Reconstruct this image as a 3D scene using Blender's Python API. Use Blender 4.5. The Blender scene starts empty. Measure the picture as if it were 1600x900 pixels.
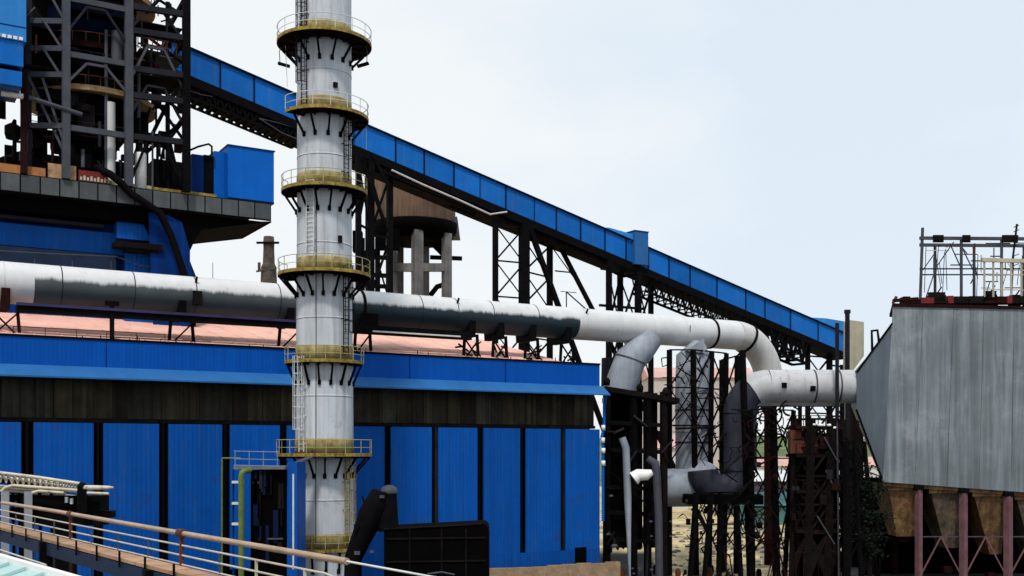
import bpy, math, random
from mathutils import Vector, Matrix
random.seed(7)
R = math.radians
S = bpy.context.scene
COL = S.collection

# ------------------------------------------------------------------ camera
F = 1700.0          # focal length in photo pixels (photo is 1600 wide)
HZ = 705.0          # horizon row
H = 10.7            # eye height
cam = bpy.data.cameras.new('camera')
camo = bpy.data.objects.new('camera', cam)
COL.objects.link(camo)
camo.location = (0, 0, H)
camo.rotation_euler = (R(90), 0, 0)
cam.sensor_width = 36
cam.lens = 36 * F / 1600
cam.shift_y = (HZ - 450) / 1600
cam.clip_start = 0.2
cam.clip_end = 9000
S.camera = camo

# ------------------------------------------------------------------ sky, sun, exposure
SUN_EL, SUN_AZ = 58.0, 187.0       # azimuth clockwise from +Y (the way the camera looks)
W = bpy.data.worlds.new('World')
S.world = W
W.use_nodes = True
nt = W.node_tree
nt.nodes.clear()
N = nt.nodes.new
L = nt.links.new
out = N('ShaderNodeOutputWorld')
bg = N('ShaderNodeBackground')
bg.inputs['Strength'].default_value = 0.1
sky = N('ShaderNodeTexSky')
sky.sky_type = 'NISHITA'
sky.sun_disc = False
sky.sun_elevation = R(SUN_EL)
sky.sun_rotation = R(SUN_AZ)
sky.air_density = 1.0
sky.dust_density = 2.0
tc = N('ShaderNodeTexCoord')
mp = N('ShaderNodeMapping')
mp.inputs['Scale'].default_value = (1.0, 1.0, 1.9)
mp.inputs['Location'].default_value = (0.35, 0.1, 0.2)
nz = N('ShaderNodeTexNoise')
nz.inputs['Scale'].default_value = 2.2
nz.inputs['Detail'].default_value = 5
nz.inputs['Roughness'].default_value = 0.5
mx = N('ShaderNodeMix')
mx.data_type = 'RGBA'
mx.inputs[0].default_value = 0.9
rp2 = N('ShaderNodeValToRGB')
rp2.color_ramp.elements[0].position = 0.34
rp2.color_ramp.elements[1].position = 0.56
rp2.color_ramp.elements[0].color = (0.77, 0.865, 0.955, 1)
rp2.color_ramp.elements[1].color = (0.93, 0.965, 0.98, 1)
sc10 = N('ShaderNodeVectorMath')
sc10.operation = 'SCALE'
sc10.inputs['Scale'].default_value = 10.4
L(tc.outputs['Generated'], mp.inputs['Vector'])
L(mp.outputs['Vector'], nz.inputs['Vector'])
sxy = N('ShaderNodeSeparateXYZ')      # cloud thins a little towards the east
L(tc.outputs['Generated'], sxy.inputs[0])
thin = N('ShaderNodeMath')
thin.operation = 'MULTIPLY_ADD'
L(sxy.outputs['X'], thin.inputs[0])
thin.inputs[1].default_value = -0.3
lowc = N('ShaderNodeMath')            # thicker veil towards the horizon
lowc.operation = 'MULTIPLY_ADD'
L(sxy.outputs['Z'], lowc.inputs[0])
lowc.inputs[1].default_value = -0.28
lowc.inputs[2].default_value = 0.06
lowa = N('ShaderNodeMath')
L(nz.outputs['Fac'], lowa.inputs[0])
L(lowc.outputs[0], lowa.inputs[1])
L(lowa.outputs[0], thin.inputs[2])
L(thin.outputs[0], rp2.inputs['Fac'])
L(rp2.outputs['Color'], sc10.inputs[0])
L(sc10.outputs[0], mx.inputs[7])
L(sky.outputs['Color'], mx.inputs[6])
L(mx.outputs[2], bg.inputs['Color'])
L(bg.outputs[0], out.inputs['Surface'])

sl = bpy.data.lights.new('sun', 'SUN')
sl.energy = 2.6
sl.angle = R(6)
sl.color = (1.0, 0.96, 0.9)
so = bpy.data.objects.new('sun', sl)
COL.objects.link(so)
sv = Vector((math.sin(R(SUN_AZ)) * math.cos(R(SUN_EL)), math.cos(R(SUN_AZ)) * math.cos(R(SUN_EL)), math.sin(R(SUN_EL))))
so.rotation_euler = sv.to_track_quat('Z', 'Y').to_euler()
so.location = (0, 0, 90)
S.view_settings.view_transform = 'Standard'
S.view_settings.look = 'None'
S.view_settings.exposure = 0.0
S.view_settings.gamma = 1.0
S.view_settings.use_curve_mapping = False
S.render.resolution_x, S.render.resolution_y = 1024, 576
S.render.engine = 'CYCLES'

# ------------------------------------------------------------------ geometry of the place
VPX = 3650.0
_a = math.atan((VPX - 800) / F)            # the mill runs away to the right
U = Vector((math.sin(_a), math.cos(_a), 0))
NN = Vector((-math.cos(_a), math.sin(_a), 0))   # into the building
ANG = math.atan2(U.y, U.x)
D0 = 85.2


def at(px, py, Y):
    return Vector(((px - 800) / F * Y, Y, H + (HZ - py) * Y / F))


def fp(px, py, D):
    r = Vector(((px - 800) / F, 1, 0))
    return at(px, py, D / NN.dot(r))


O = fp(507, HZ, D0)
O.z = 0


def uz(px, py, D=D0):
    p = fp(px, py, D)
    return U.dot(p - O), p.z


def ft(u, w, z):
    p = O + U * u + NN * w
    return Vector((p.x, p.y, z))


ROTF = Matrix(((U.x, NN.x, 0), (U.y, NN.y, 0), (0, 0, 1)))
I3 = Matrix.Identity(3)


# ------------------------------------------------------------------ materials
def mat(name, col, rough=0.6, metal=0.0, var=0.25, scale=0.6, dirt=None, dirt_amt=0.0, streak=0.0,
        corr=None, bump=0.0, spec=0.3, dirt_scale=None, each=0.0, runs=None, run_amt=0.3):
    m = bpy.data.materials.new(name)
    m.use_nodes = True
    t = m.node_tree
    n = t.nodes.new
    k = t.links.new
    b = t.nodes['Principled BSDF']
    b.inputs['Roughness'].default_value = rough
    b.inputs['Metallic'].default_value = metal
    b.inputs['Specular IOR Level'].default_value = spec
    c = n('ShaderNodeTexCoord')
    z = n('ShaderNodeTexNoise')
    z.inputs['Scale'].default_value = scale
    z.inputs['Detail'].default_value = 6
    z.inputs['Roughness'].default_value = 0.65
    k(c.outputs['Object'], z.inputs['Vector'])
    r = n('ShaderNodeValToRGB')
    lo = tuple(x * (1 - var) for x in col)
    hi = tuple(min(1, x * (1 + var)) for x in col)
    r.color_ramp.elements[0].position = 0.3
    r.color_ramp.elements[1].position = 0.7
    r.color_ramp.elements[0].color = (*lo, 1)
    r.color_ramp.elements[1].color = (*hi, 1)
    k(z.outputs['Fac'], r.inputs['Fac'])
    cur = r.outputs['Color']
    if streak:
        mpn = n('ShaderNodeMapping')
        mpn.inputs['Scale'].default_value = (1.6, 1.6, 0.05)
        k(c.outputs['Object'], mpn.inputs['Vector'])
        z2 = n('ShaderNodeTexNoise')
        z2.inputs['Scale'].default_value = 1.3
        z2.inputs['Detail'].default_value = 4
        k(mpn.outputs['Vector'], z2.inputs['Vector'])
        r2 = n('ShaderNodeValToRGB')
        r2.color_ramp.elements[0].position = 0.35
        r2.color_ramp.elements[1].position = 0.68
        v = 1 - streak
        r2.color_ramp.elements[0].color = (v, v, v, 1)
        r2.color_ramp.elements[1].color = (1, 1, 1, 1)
        k(z2.outputs['Fac'], r2.inputs['Fac'])
        q = n('ShaderNodeMix')
        q.data_type = 'RGBA'
        q.blend_type = 'MULTIPLY'
        q.inputs[0].default_value = 1
        k(cur, q.inputs[6])
        k(r2.outputs['Color'], q.inputs[7])
        cur = q.outputs[2]
    if dirt is not None:
        z3 = n('ShaderNodeTexNoise')
        z3.inputs['Scale'].default_value = dirt_scale or scale * 2.3
        z3.inputs['Detail'].default_value = 8
        z3.inputs['Roughness'].default_value = 0.7
        k(c.outputs['Object'], z3.inputs['Vector'])
        r3 = n('ShaderNodeValToRGB')
        r3.color_ramp.elements[0].position = 0.62 - 0.3 * dirt_amt
        r3.color_ramp.elements[1].position = 0.78 - 0.25 * dirt_amt
        r3.color_ramp.elements[0].color = (0, 0, 0, 1)
        r3.color_ramp.elements[1].color = (1, 1, 1, 1)
        k(z3.outputs['Fac'], r3.inputs['Fac'])
        q = n('ShaderNodeMix')
        q.data_type = 'RGBA'
        k(r3.outputs['Color'], q.inputs[0])
        k(cur, q.inputs[6])
        q.inputs[7].default_value = (*dirt, 1)
        cur = q.outputs[2]
    if runs is not None:                 # run-off stains, drawn out downwards
        mpn = n('ShaderNodeMapping')
        mpn.inputs['Scale'].default_value = (2.2, 2.2, 0.16)
        k(c.outputs['Object'], mpn.inputs['Vector'])
        z4 = n('ShaderNodeTexNoise')
        z4.inputs['Scale'].default_value = 1.0
        z4.inputs['Detail'].default_value = 7
        z4.inputs['Roughness'].default_value = 0.7
        k(mpn.outputs['Vector'], z4.inputs['Vector'])
        r4 = n('ShaderNodeValToRGB')
        r4.color_ramp.elements[0].position = 0.66 - 0.2 * run_amt
        r4.color_ramp.elements[1].position = 0.86 - 0.2 * run_amt
        r4.color_ramp.elements[0].color = (0, 0, 0, 1)
        r4.color_ramp.elements[1].color = (0.75, 0.75, 0.75, 1)
        k(z4.outputs['Fac'], r4.inputs['Fac'])
        q = n('ShaderNodeMix')
        q.data_type = 'RGBA'
        k(r4.outputs['Color'], q.inputs[0])
        k(cur, q.inputs[6])
        q.inputs[7].default_value = (*runs, 1)
        cur = q.outputs[2]
    if each:                             # sheets of one make differ a little in tone
        oi = n('ShaderNodeObjectInfo')
        mr = n('ShaderNodeMapRange')
        mr.inputs['To Min'].default_value = 1 - each
        mr.inputs['To Max'].default_value = 1 + each
        k(oi.outputs['Random'], mr.inputs['Value'])
        vm = n('ShaderNodeVectorMath')
        vm.operation = 'SCALE'
        k(cur, vm.inputs[0])
        k(mr.outputs[0], vm.inputs['Scale'])
        cur = vm.outputs[0]
    k(cur, b.inputs['Base Color'])
    if corr:
        ang, pitch, st = corr
        mpn = n('ShaderNodeMapping')
        mpn.inputs['Rotation'].default_value = (0, 0, -ang)
        k(c.outputs['Object'], mpn.inputs['Vector'])
        wv = n('ShaderNodeTexWave')
        wv.inputs['Scale'].default_value = 0.314 / pitch
        wv.bands_direction = 'X'
        k(mpn.outputs['Vector'], wv.inputs['Vector'])
        bp = n('ShaderNodeBump')
        bp.inputs['Strength'].default_value = st
        bp.inputs['Distance'].default_value = 0.05
        k(wv.outputs['Fac'], bp.inputs['Height'])
        k(bp.outputs['Normal'], b.inputs['Normal'])
    elif bump:
        bp = n('ShaderNodeBump')
        bp.inputs['Strength'].default_value = bump
        bp.inputs['Distance'].default_value = 0.05
        k(z.outputs['Fac'], bp.inputs['Height'])
        k(bp.outputs['Normal'], b.inputs['Normal'])
    return m


M = {}
M['blue_wall'] = mat('blue_cladding', (0.003, 0.078, 0.36), 0.5, var=0.12, scale=0.25, streak=0.16, corr=(ANG, 0.35, 0.35), spec=0.06, each=0.13, runs=(0.03, 0.085, 0.21), run_amt=0.55, dirt=(0.012, 0.05, 0.19), dirt_amt=0.25, dirt_scale=0.5)
M['blue_fascia'] = mat('blue_fascia_sheet', (0.002, 0.08, 0.40), 0.5, var=0.1, scale=0.2, streak=0.12, corr=(ANG, 0.3, 0.25), spec=0.06, each=0.06, runs=(0.01, 0.05, 0.2), run_amt=0.4)
M['blue_panel'] = mat('blue_gallery_sheet', (0.006, 0.125, 0.46), 0.5, var=0.12, scale=0.4, streak=0.1, spec=0.08, each=0.16, runs=(0.06, 0.115, 0.22), run_amt=0.6)
M['blue_roof'] = mat('blue_roof_sheet', (0.022, 0.115, 0.31), 0.45, var=0.12, scale=0.5, spec=0.1)
M['blue_dark'] = mat('dark_blue_sheet', (0.002, 0.03, 0.17), 0.6, var=0.25, scale=0.3, streak=0.3, spec=0.05)
M['blue_grey'] = mat('blue_grey_sheet', (0.012, 0.024, 0.055), 0.6, var=0.3, scale=0.3, spec=0.1)
M['blue_cabin'] = mat('cabin_blue_paint', (0.003, 0.115, 0.50), 0.5, var=0.1, scale=0.4, streak=0.1, spec=0.08, runs=(0.02, 0.08, 0.27), run_amt=0.3)
M['blue_light'] = mat('light_blue_sheet', (0.03, 0.22, 0.58), 0.5, var=0.1, scale=0.4, streak=0.1, spec=0.1, runs=(0.1, 0.2, 0.38), run_amt=0.3)
M['navy'] = mat('navy_paint', (0.002, 0.006, 0.032), 0.6, var=0.3, spec=0.1)
M['black'] = mat('black_steel', (0.0035, 0.0033, 0.004), 0.75, var=0.4, scale=1.2, spec=0.04)
M['soot'] = mat('sooty_steel', (0.008, 0.006, 0.006), 0.85, var=0.5, scale=0.8, dirt=(0.022, 0.012, 0.008), dirt_amt=0.25, spec=0.04)
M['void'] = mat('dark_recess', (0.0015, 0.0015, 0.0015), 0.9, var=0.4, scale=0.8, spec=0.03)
M['steel'] = mat('grey_painted_steel', (0.055, 0.058, 0.072), 0.6, var=0.25, scale=0.7, spec=0.2)
M['steel_dark'] = mat('dark_grey_steel', (0.014, 0.014, 0.02), 0.65, var=0.3, scale=0.7, spec=0.1)
M['girder'] = mat('dusk_blue_steel', (0.035, 0.033, 0.10), 0.6, var=0.3, scale=0.7, spec=0.1)
M['stack'] = mat('stack_aluminium_paint', (0.56, 0.59, 0.63), 0.55, var=0.1, scale=0.35, streak=0.2, dirt=(0.3, 0.3, 0.31), dirt_amt=0.12, dirt_scale=0.8, runs=(0.27, 0.26, 0.24), run_amt=0.75)
M['yellow'] = mat('weathered_yellow_paint', (0.30, 0.215, 0.035), 0.7, var=0.35, scale=1.5, dirt=(0.11, 0.045, 0.015), dirt_amt=0.55)
M['mustard'] = mat('pale_yellow_rail', (0.36, 0.33, 0.16), 0.65, var=0.25, scale=2)
M['rail_white'] = mat('pale_rail_paint', (0.62, 0.62, 0.6), 0.55, var=0.15, scale=2)
M['rust'] = mat('rusty_steel', (0.10, 0.028, 0.014), 0.85, var=0.4, scale=1.2, dirt=(0.03, 0.012, 0.01), dirt_amt=0.4)
M['rust_dark'] = mat('dark_red_oxide', (0.02, 0.005, 0.0045), 0.85, var=0.5, scale=1.0, dirt=(0.012, 0.008, 0.008), dirt_amt=0.5, spec=0.05)
M['red'] = mat('red_oxide_paint', (0.16, 0.012, 0.010), 0.75, var=0.4, scale=1.5, dirt=(0.03, 0.008, 0.008), dirt_amt=0.4)
M['orange'] = mat('orange_rail_paint', (0.38, 0.15, 0.045), 0.7, var=0.3, scale=1.5)
M['tan'] = mat('tan_steel_plate', (0.42, 0.26, 0.13), 0.75, var=0.25, scale=0.9, dirt=(0.16, 0.08, 0.04), dirt_amt=0.3)
M['duct'] = mat('pale_duct_cladding', (0.56, 0.55, 0.54), 0.5, var=0.1, scale=0.5, dirt=(0.34, 0.30, 0.28), dirt_amt=0.1, runs=(0.36, 0.33, 0.30), run_amt=0.6)
M['duct_grey'] = mat('dull_pale_duct', (0.44, 0.44, 0.45), 0.5, var=0.14, scale=0.5, dirt=(0.25, 0.24, 0.23), dirt_amt=0.15, runs=(0.2, 0.19, 0.18), run_amt=0.6)
M['duct_blue'] = mat('blue_grey_duct', (0.28, 0.31, 0.36), 0.55, var=0.2, scale=0.5, streak=0.2, spec=0.15, runs=(0.14, 0.155, 0.18), run_amt=0.4)
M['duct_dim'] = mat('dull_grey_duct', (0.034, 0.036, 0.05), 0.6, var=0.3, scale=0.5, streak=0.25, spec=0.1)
M['pink_roof'] = mat('salmon_roof_sheet', (0.80, 0.45, 0.36), 0.8, var=0.14, scale=0.3, dirt=(0.42, 0.2, 0.15), dirt_amt=0.2, corr=(ANG, 0.4, 0.2))
M['louvre'] = mat('olive_translucent_sheet', (0.05, 0.042, 0.024), 0.75, var=0.55, scale=0.35, streak=0.65, corr=(ANG, 0.3, 0.4), spec=0.1, each=0.25)
M['skirt'] = mat('grey_skirt_panel', (0.085, 0.095, 0.098), 0.75, var=0.22, scale=0.5, streak=0.2, spec=0.1, each=0.2)
M['concrete'] = mat('weathered_concrete', (0.17, 0.17, 0.168), 0.85, var=0.3, scale=0.7, streak=0.3, bump=0.2, runs=(0.07, 0.065, 0.06), run_amt=0.6)
M['tank'] = mat('rusty_tank_render', (0.14, 0.082, 0.05), 0.85, var=0.4, scale=0.25, streak=0.45, dirt=(0.09, 0.055, 0.035), dirt_amt=0.35, dirt_scale=0.35, runs=(0.05, 0.035, 0.025), run_amt=0.9)
M['esp'] = mat('galvanised_casing', (0.225, 0.26, 0.28), 0.5, var=0.3, scale=0.13, streak=0.4, corr=(0, 0.28, 0.4), metal=0.1, dirt=(0.30, 0.32, 0.34), dirt_amt=0.3, dirt_scale=0.13, each=0.02, runs=(0.10, 0.12, 0.135), run_amt=0.85)
M['nozzle'] = mat('nozzle_shade_cladding', (0.125, 0.155, 0.185), 0.5, var=0.12, scale=0.3, streak=0.15, metal=0.1, runs=(0.09, 0.11, 0.13), run_amt=0.6)  # darker than the casing: the inlet facet's shade is put into its colour
M['hopper'] = mat('ochre_hopper_plate', (0.27, 0.17, 0.07), 0.8, var=0.45, scale=0.8, streak=0.5, dirt=(0.13, 0.05, 0.02), dirt_amt=0.7, each=0.2, runs=(0.04, 0.025, 0.02), run_amt=1.0)
M['hopper_grey'] = mat('sooty_hopper_plate', (0.11, 0.085, 0.06), 0.8, var=0.5, scale=0.8, streak=0.5, dirt=(0.22, 0.12, 0.05), dirt_amt=0.35, runs=(0.02, 0.015, 0.012), run_amt=0.8)
M['mauve'] = mat('faded_primer_column', (0.15, 0.07, 0.08), 0.75, var=0.3, scale=1.0, dirt=(0.10, 0.05, 0.05), dirt_amt=0.3)
M['cream'] = mat('cream_sheet', (0.50, 0.46, 0.34), 0.7, var=0.15, scale=0.7, streak=0.2)
M['bundle'] = mat('cream_pipe_paint', (0.54, 0.48, 0.37), 0.55, var=0.2, scale=2.0, dirt=(0.2, 0.15, 0.09), dirt_amt=0.25)
M['handrail'] = mat('copper_toned_handrail', (0.38, 0.27, 0.185), 0.45, var=0.22, scale=3.0, metal=0.1)
M['deck'] = mat('timber_deck_boards', (0.34, 0.20, 0.12), 0.75, var=0.3, scale=3.0, dirt=(0.3, 0.2, 0.09), dirt_amt=0.3, each=0.2)
M['turquoise'] = mat('turquoise_roof_paint', (0.36, 0.53, 0.525), 0.5, var=0.06, scale=1.5, runs=(0.25, 0.42, 0.42), run_amt=0.3, dirt=(0.40, 0.50, 0.49), dirt_amt=0.3, dirt_scale=6)
M['white'] = mat('white_paint', (0.78, 0.78, 0.76), 0.5, var=0.08, scale=2.0)
M['green'] = mat('green_pipe_paint', (0.10, 0.145, 0.03), 0.55, var=0.25, scale=2.0)
M['brick'] = mat('tan_brick', (0.30, 0.20, 0.12), 0.9, var=0.3, scale=1.5, dirt=(0.10, 0.12, 0.04), dirt_amt=0.2, each=0.2)
M['teal'] = mat('teal_shed_sheet', (0.10, 0.24, 0.24), 0.6, var=0.2, scale=0.5, streak=0.2)
M['shed_white'] = mat('whitewashed_wall', (0.55, 0.56, 0.56), 0.7, var=0.15, scale=0.3)
M['pink_wall'] = mat('pink_wall_render', (0.55, 0.33, 0.29), 0.8, var=0.15, scale=0.2)
M['old_stack'] = mat('old_stack_brick', (0.07, 0.055, 0.045), 0.9, var=0.6, scale=0.5, dirt=(0.02, 0.018, 0.016), dirt_amt=0.4)
M['bark'] = mat('dark_bark', (0.01, 0.008, 0.006), 0.9, spec=0.05)
M['leaf'] = mat('dark_leaf', (0.007, 0.010, 0.006), 0.7, var=0.6, scale=0.8, spec=0.05)
M['moss'] = mat('moss_green', (0.07, 0.12, 0.02), 0.9, var=0.5, scale=3)


def ground_mat():
    m = bpy.data.materials.new('dusty_ground')
    m.use_nodes = True
    t = m.node_tree
    n = t.nodes.new
    k = t.links.new
    b = t.nodes['Principled BSDF']
    b.inputs['Roughness'].default_value = 0.95
    c = n('ShaderNodeTexCoord')
    prev = None
    for sc, lo, hi, c0, c1 in ((0.03, 0.4, 0.62, (0.06, 0.055, 0.05), None), (0.35, 0.45, 0.65, (0.40, 0.31, 0.17), None)):
        z = n('ShaderNodeTexNoise')
        z.inputs['Scale'].default_value = sc
        z.inputs['Detail'].default_value = 8
        k(c.outputs['Object'], z.inputs['Vector'])
        r = n('ShaderNodeValToRGB')
        r.color_ramp.elements[0].position = lo
        r.color_ramp.elements[1].position = hi
        k(z.outputs['Fac'], r.inputs['Fac'])
        if prev is None:
            r.color_ramp.elements[0].color = (0.60, 0.48, 0.26, 1)
            r.color_ramp.elements[1].color = (0.42, 0.31, 0.15, 1)
            prev = r.outputs['Color']
        else:
            q = n('ShaderNodeMix')
            q.data_type = 'RGBA'
            r.color_ramp.elements[0].color = (0, 0, 0, 1)
            r.color_ramp.elements[1].color = (0.7, 0.7, 0.7, 1)
            k(r.outputs['Color'], q.inputs[0])
            k(prev, q.inputs[6])
            q.inputs[7].default_value = (0.10, 0.085, 0.05, 1)
            prev = q.outputs[2]
    # works yard painted near-black: shade under the precipitator, less bounce along the hall
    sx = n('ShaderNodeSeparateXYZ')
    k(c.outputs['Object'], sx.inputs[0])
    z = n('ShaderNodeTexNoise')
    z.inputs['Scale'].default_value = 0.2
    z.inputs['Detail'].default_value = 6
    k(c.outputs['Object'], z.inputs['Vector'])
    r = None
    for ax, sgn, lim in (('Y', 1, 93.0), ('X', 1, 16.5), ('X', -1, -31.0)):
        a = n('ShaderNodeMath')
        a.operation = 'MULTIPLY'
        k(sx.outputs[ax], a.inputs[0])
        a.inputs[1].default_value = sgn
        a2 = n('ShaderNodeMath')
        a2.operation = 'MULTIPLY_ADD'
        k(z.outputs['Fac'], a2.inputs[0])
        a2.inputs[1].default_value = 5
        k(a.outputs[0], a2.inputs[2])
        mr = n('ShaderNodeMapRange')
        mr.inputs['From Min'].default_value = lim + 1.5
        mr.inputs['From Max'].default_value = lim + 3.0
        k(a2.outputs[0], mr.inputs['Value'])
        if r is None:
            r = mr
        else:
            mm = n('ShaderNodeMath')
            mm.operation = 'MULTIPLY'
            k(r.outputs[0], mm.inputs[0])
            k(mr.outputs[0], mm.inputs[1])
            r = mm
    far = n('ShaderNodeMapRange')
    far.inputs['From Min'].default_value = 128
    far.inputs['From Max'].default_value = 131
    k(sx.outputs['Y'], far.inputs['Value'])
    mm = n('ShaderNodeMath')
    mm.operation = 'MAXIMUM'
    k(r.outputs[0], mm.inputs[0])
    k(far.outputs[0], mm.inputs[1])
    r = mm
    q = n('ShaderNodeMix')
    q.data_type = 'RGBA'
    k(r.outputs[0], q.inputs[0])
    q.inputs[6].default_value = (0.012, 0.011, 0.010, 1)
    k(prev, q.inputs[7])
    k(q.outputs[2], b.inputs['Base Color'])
    return m


M['rail_grey'] = mat('grey_rail_paint', (0.46, 0.43, 0.37), 0.5, var=0.2, scale=2)
M['steel_pale'] = mat('pale_grey_post', (0.26, 0.27, 0.30), 0.6, var=0.2, scale=1)
M['girder_pale'] = mat('pale_blue_rail', (0.16, 0.20, 0.36), 0.5, var=0.2, scale=2)
M['louvre2'] = mat('brown_translucent_sheet', (0.032, 0.026, 0.017), 0.75, var=0.5, scale=0.35, streak=0.6, corr=(ANG, 0.3, 0.4), spec=0.1, each=0.25)
M['louvre3'] = mat('green_translucent_sheet', (0.043, 0.042, 0.029), 0.75, var=0.5, scale=0.35, streak=0.6, corr=(ANG, 0.3, 0.4), spec=0.1, each=0.25)
M['pale_shed'] = mat('pale_pink_sheet', (0.50, 0.44, 0.43), 0.8, var=0.12, scale=0.15, streak=0.2)
M['ground'] = ground_mat()


def hill_mat():
    m = mat('scrub_hillside', (0.09, 0.13, 0.045), 0.95, var=0.5, scale=0.05, dirt=(0.22, 0.19, 0.10), dirt_amt=0.25, dirt_scale=0.08)
    return m


M['hill'] = hill_mat()


# main duct: pale cladding with its lower half coloured slate grey along one stretch
def gasmain_mat():
    m = mat('slate_and_pale_duct', (0.60, 0.60, 0.60), 0.5, var=0.1, scale=0.5, dirt=(0.42, 0.40, 0.38), dirt_amt=0.1)
    t = m.node_tree
    n = t.nodes.new
    k = t.links.new
    b = t.nodes['Principled BSDF']
    prev = b.inputs['Base Color'].links[0].from_socket
    c = n('ShaderNodeTexCoord')
    sx = n('ShaderNodeSeparateXYZ')
    k(c.outputs['Object'], sx.inputs[0])
    z = n('ShaderNodeTexNoise')
    z.noise_dimensions = '1D'
    z.inputs['Scale'].default_value = 0.55
    z.inputs['Detail'].default_value = 6
    z.inputs['Roughness'].default_value = 0.75
    k(sx.outputs['X'], z.inputs['W'])
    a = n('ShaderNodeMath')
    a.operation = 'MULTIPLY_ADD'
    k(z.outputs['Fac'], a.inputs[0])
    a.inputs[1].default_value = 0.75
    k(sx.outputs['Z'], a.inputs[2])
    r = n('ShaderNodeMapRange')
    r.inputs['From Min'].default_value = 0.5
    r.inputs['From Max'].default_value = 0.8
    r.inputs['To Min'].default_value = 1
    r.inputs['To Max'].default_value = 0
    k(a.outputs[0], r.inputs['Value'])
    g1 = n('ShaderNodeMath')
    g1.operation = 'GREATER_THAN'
    g1.inputs[1].default_value = 0.0      # set later: start of the slate colour
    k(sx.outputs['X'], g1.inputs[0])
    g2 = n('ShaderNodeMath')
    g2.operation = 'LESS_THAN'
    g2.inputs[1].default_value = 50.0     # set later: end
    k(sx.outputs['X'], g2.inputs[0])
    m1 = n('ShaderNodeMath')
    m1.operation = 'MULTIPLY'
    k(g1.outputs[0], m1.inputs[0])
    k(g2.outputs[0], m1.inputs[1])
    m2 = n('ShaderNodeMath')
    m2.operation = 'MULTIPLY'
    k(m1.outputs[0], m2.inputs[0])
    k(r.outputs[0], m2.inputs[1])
    q = n('ShaderNodeMix')
    q.data_type = 'RGBA'
    k(m2.outputs[0], q.inputs[0])
    k(prev, q.inputs[6])
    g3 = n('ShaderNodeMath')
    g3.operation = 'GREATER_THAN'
    g3.inputs[1].default_value = 0.0      # set later: darker slate tone past the chimney
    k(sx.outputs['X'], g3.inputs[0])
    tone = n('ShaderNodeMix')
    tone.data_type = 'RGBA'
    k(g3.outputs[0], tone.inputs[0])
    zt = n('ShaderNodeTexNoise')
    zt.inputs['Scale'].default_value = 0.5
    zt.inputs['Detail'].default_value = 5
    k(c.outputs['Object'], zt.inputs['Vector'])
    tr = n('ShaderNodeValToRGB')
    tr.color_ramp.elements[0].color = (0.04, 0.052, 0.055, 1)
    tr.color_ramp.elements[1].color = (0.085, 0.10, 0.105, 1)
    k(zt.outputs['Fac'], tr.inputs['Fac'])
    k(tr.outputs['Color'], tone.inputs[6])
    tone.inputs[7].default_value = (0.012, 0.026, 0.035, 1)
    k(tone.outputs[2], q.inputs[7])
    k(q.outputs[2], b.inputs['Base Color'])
    return m, g1, g2, g3


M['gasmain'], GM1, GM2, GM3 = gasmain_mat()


# ------------------------------------------------------------------ the works yard lies lower than the lot behind it
def yard(Y):
    return -1.9 * max(0.0, min(1.0, (146 - Y) / 24))


def settle(vs):
    """feet reach down to the yard; low things stand on it"""
    top = max(v.z for v in vs)
    for v in vs:
        if v.z < 0.36 or top < 1.3:
            v.z += yard(v.y)


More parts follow.
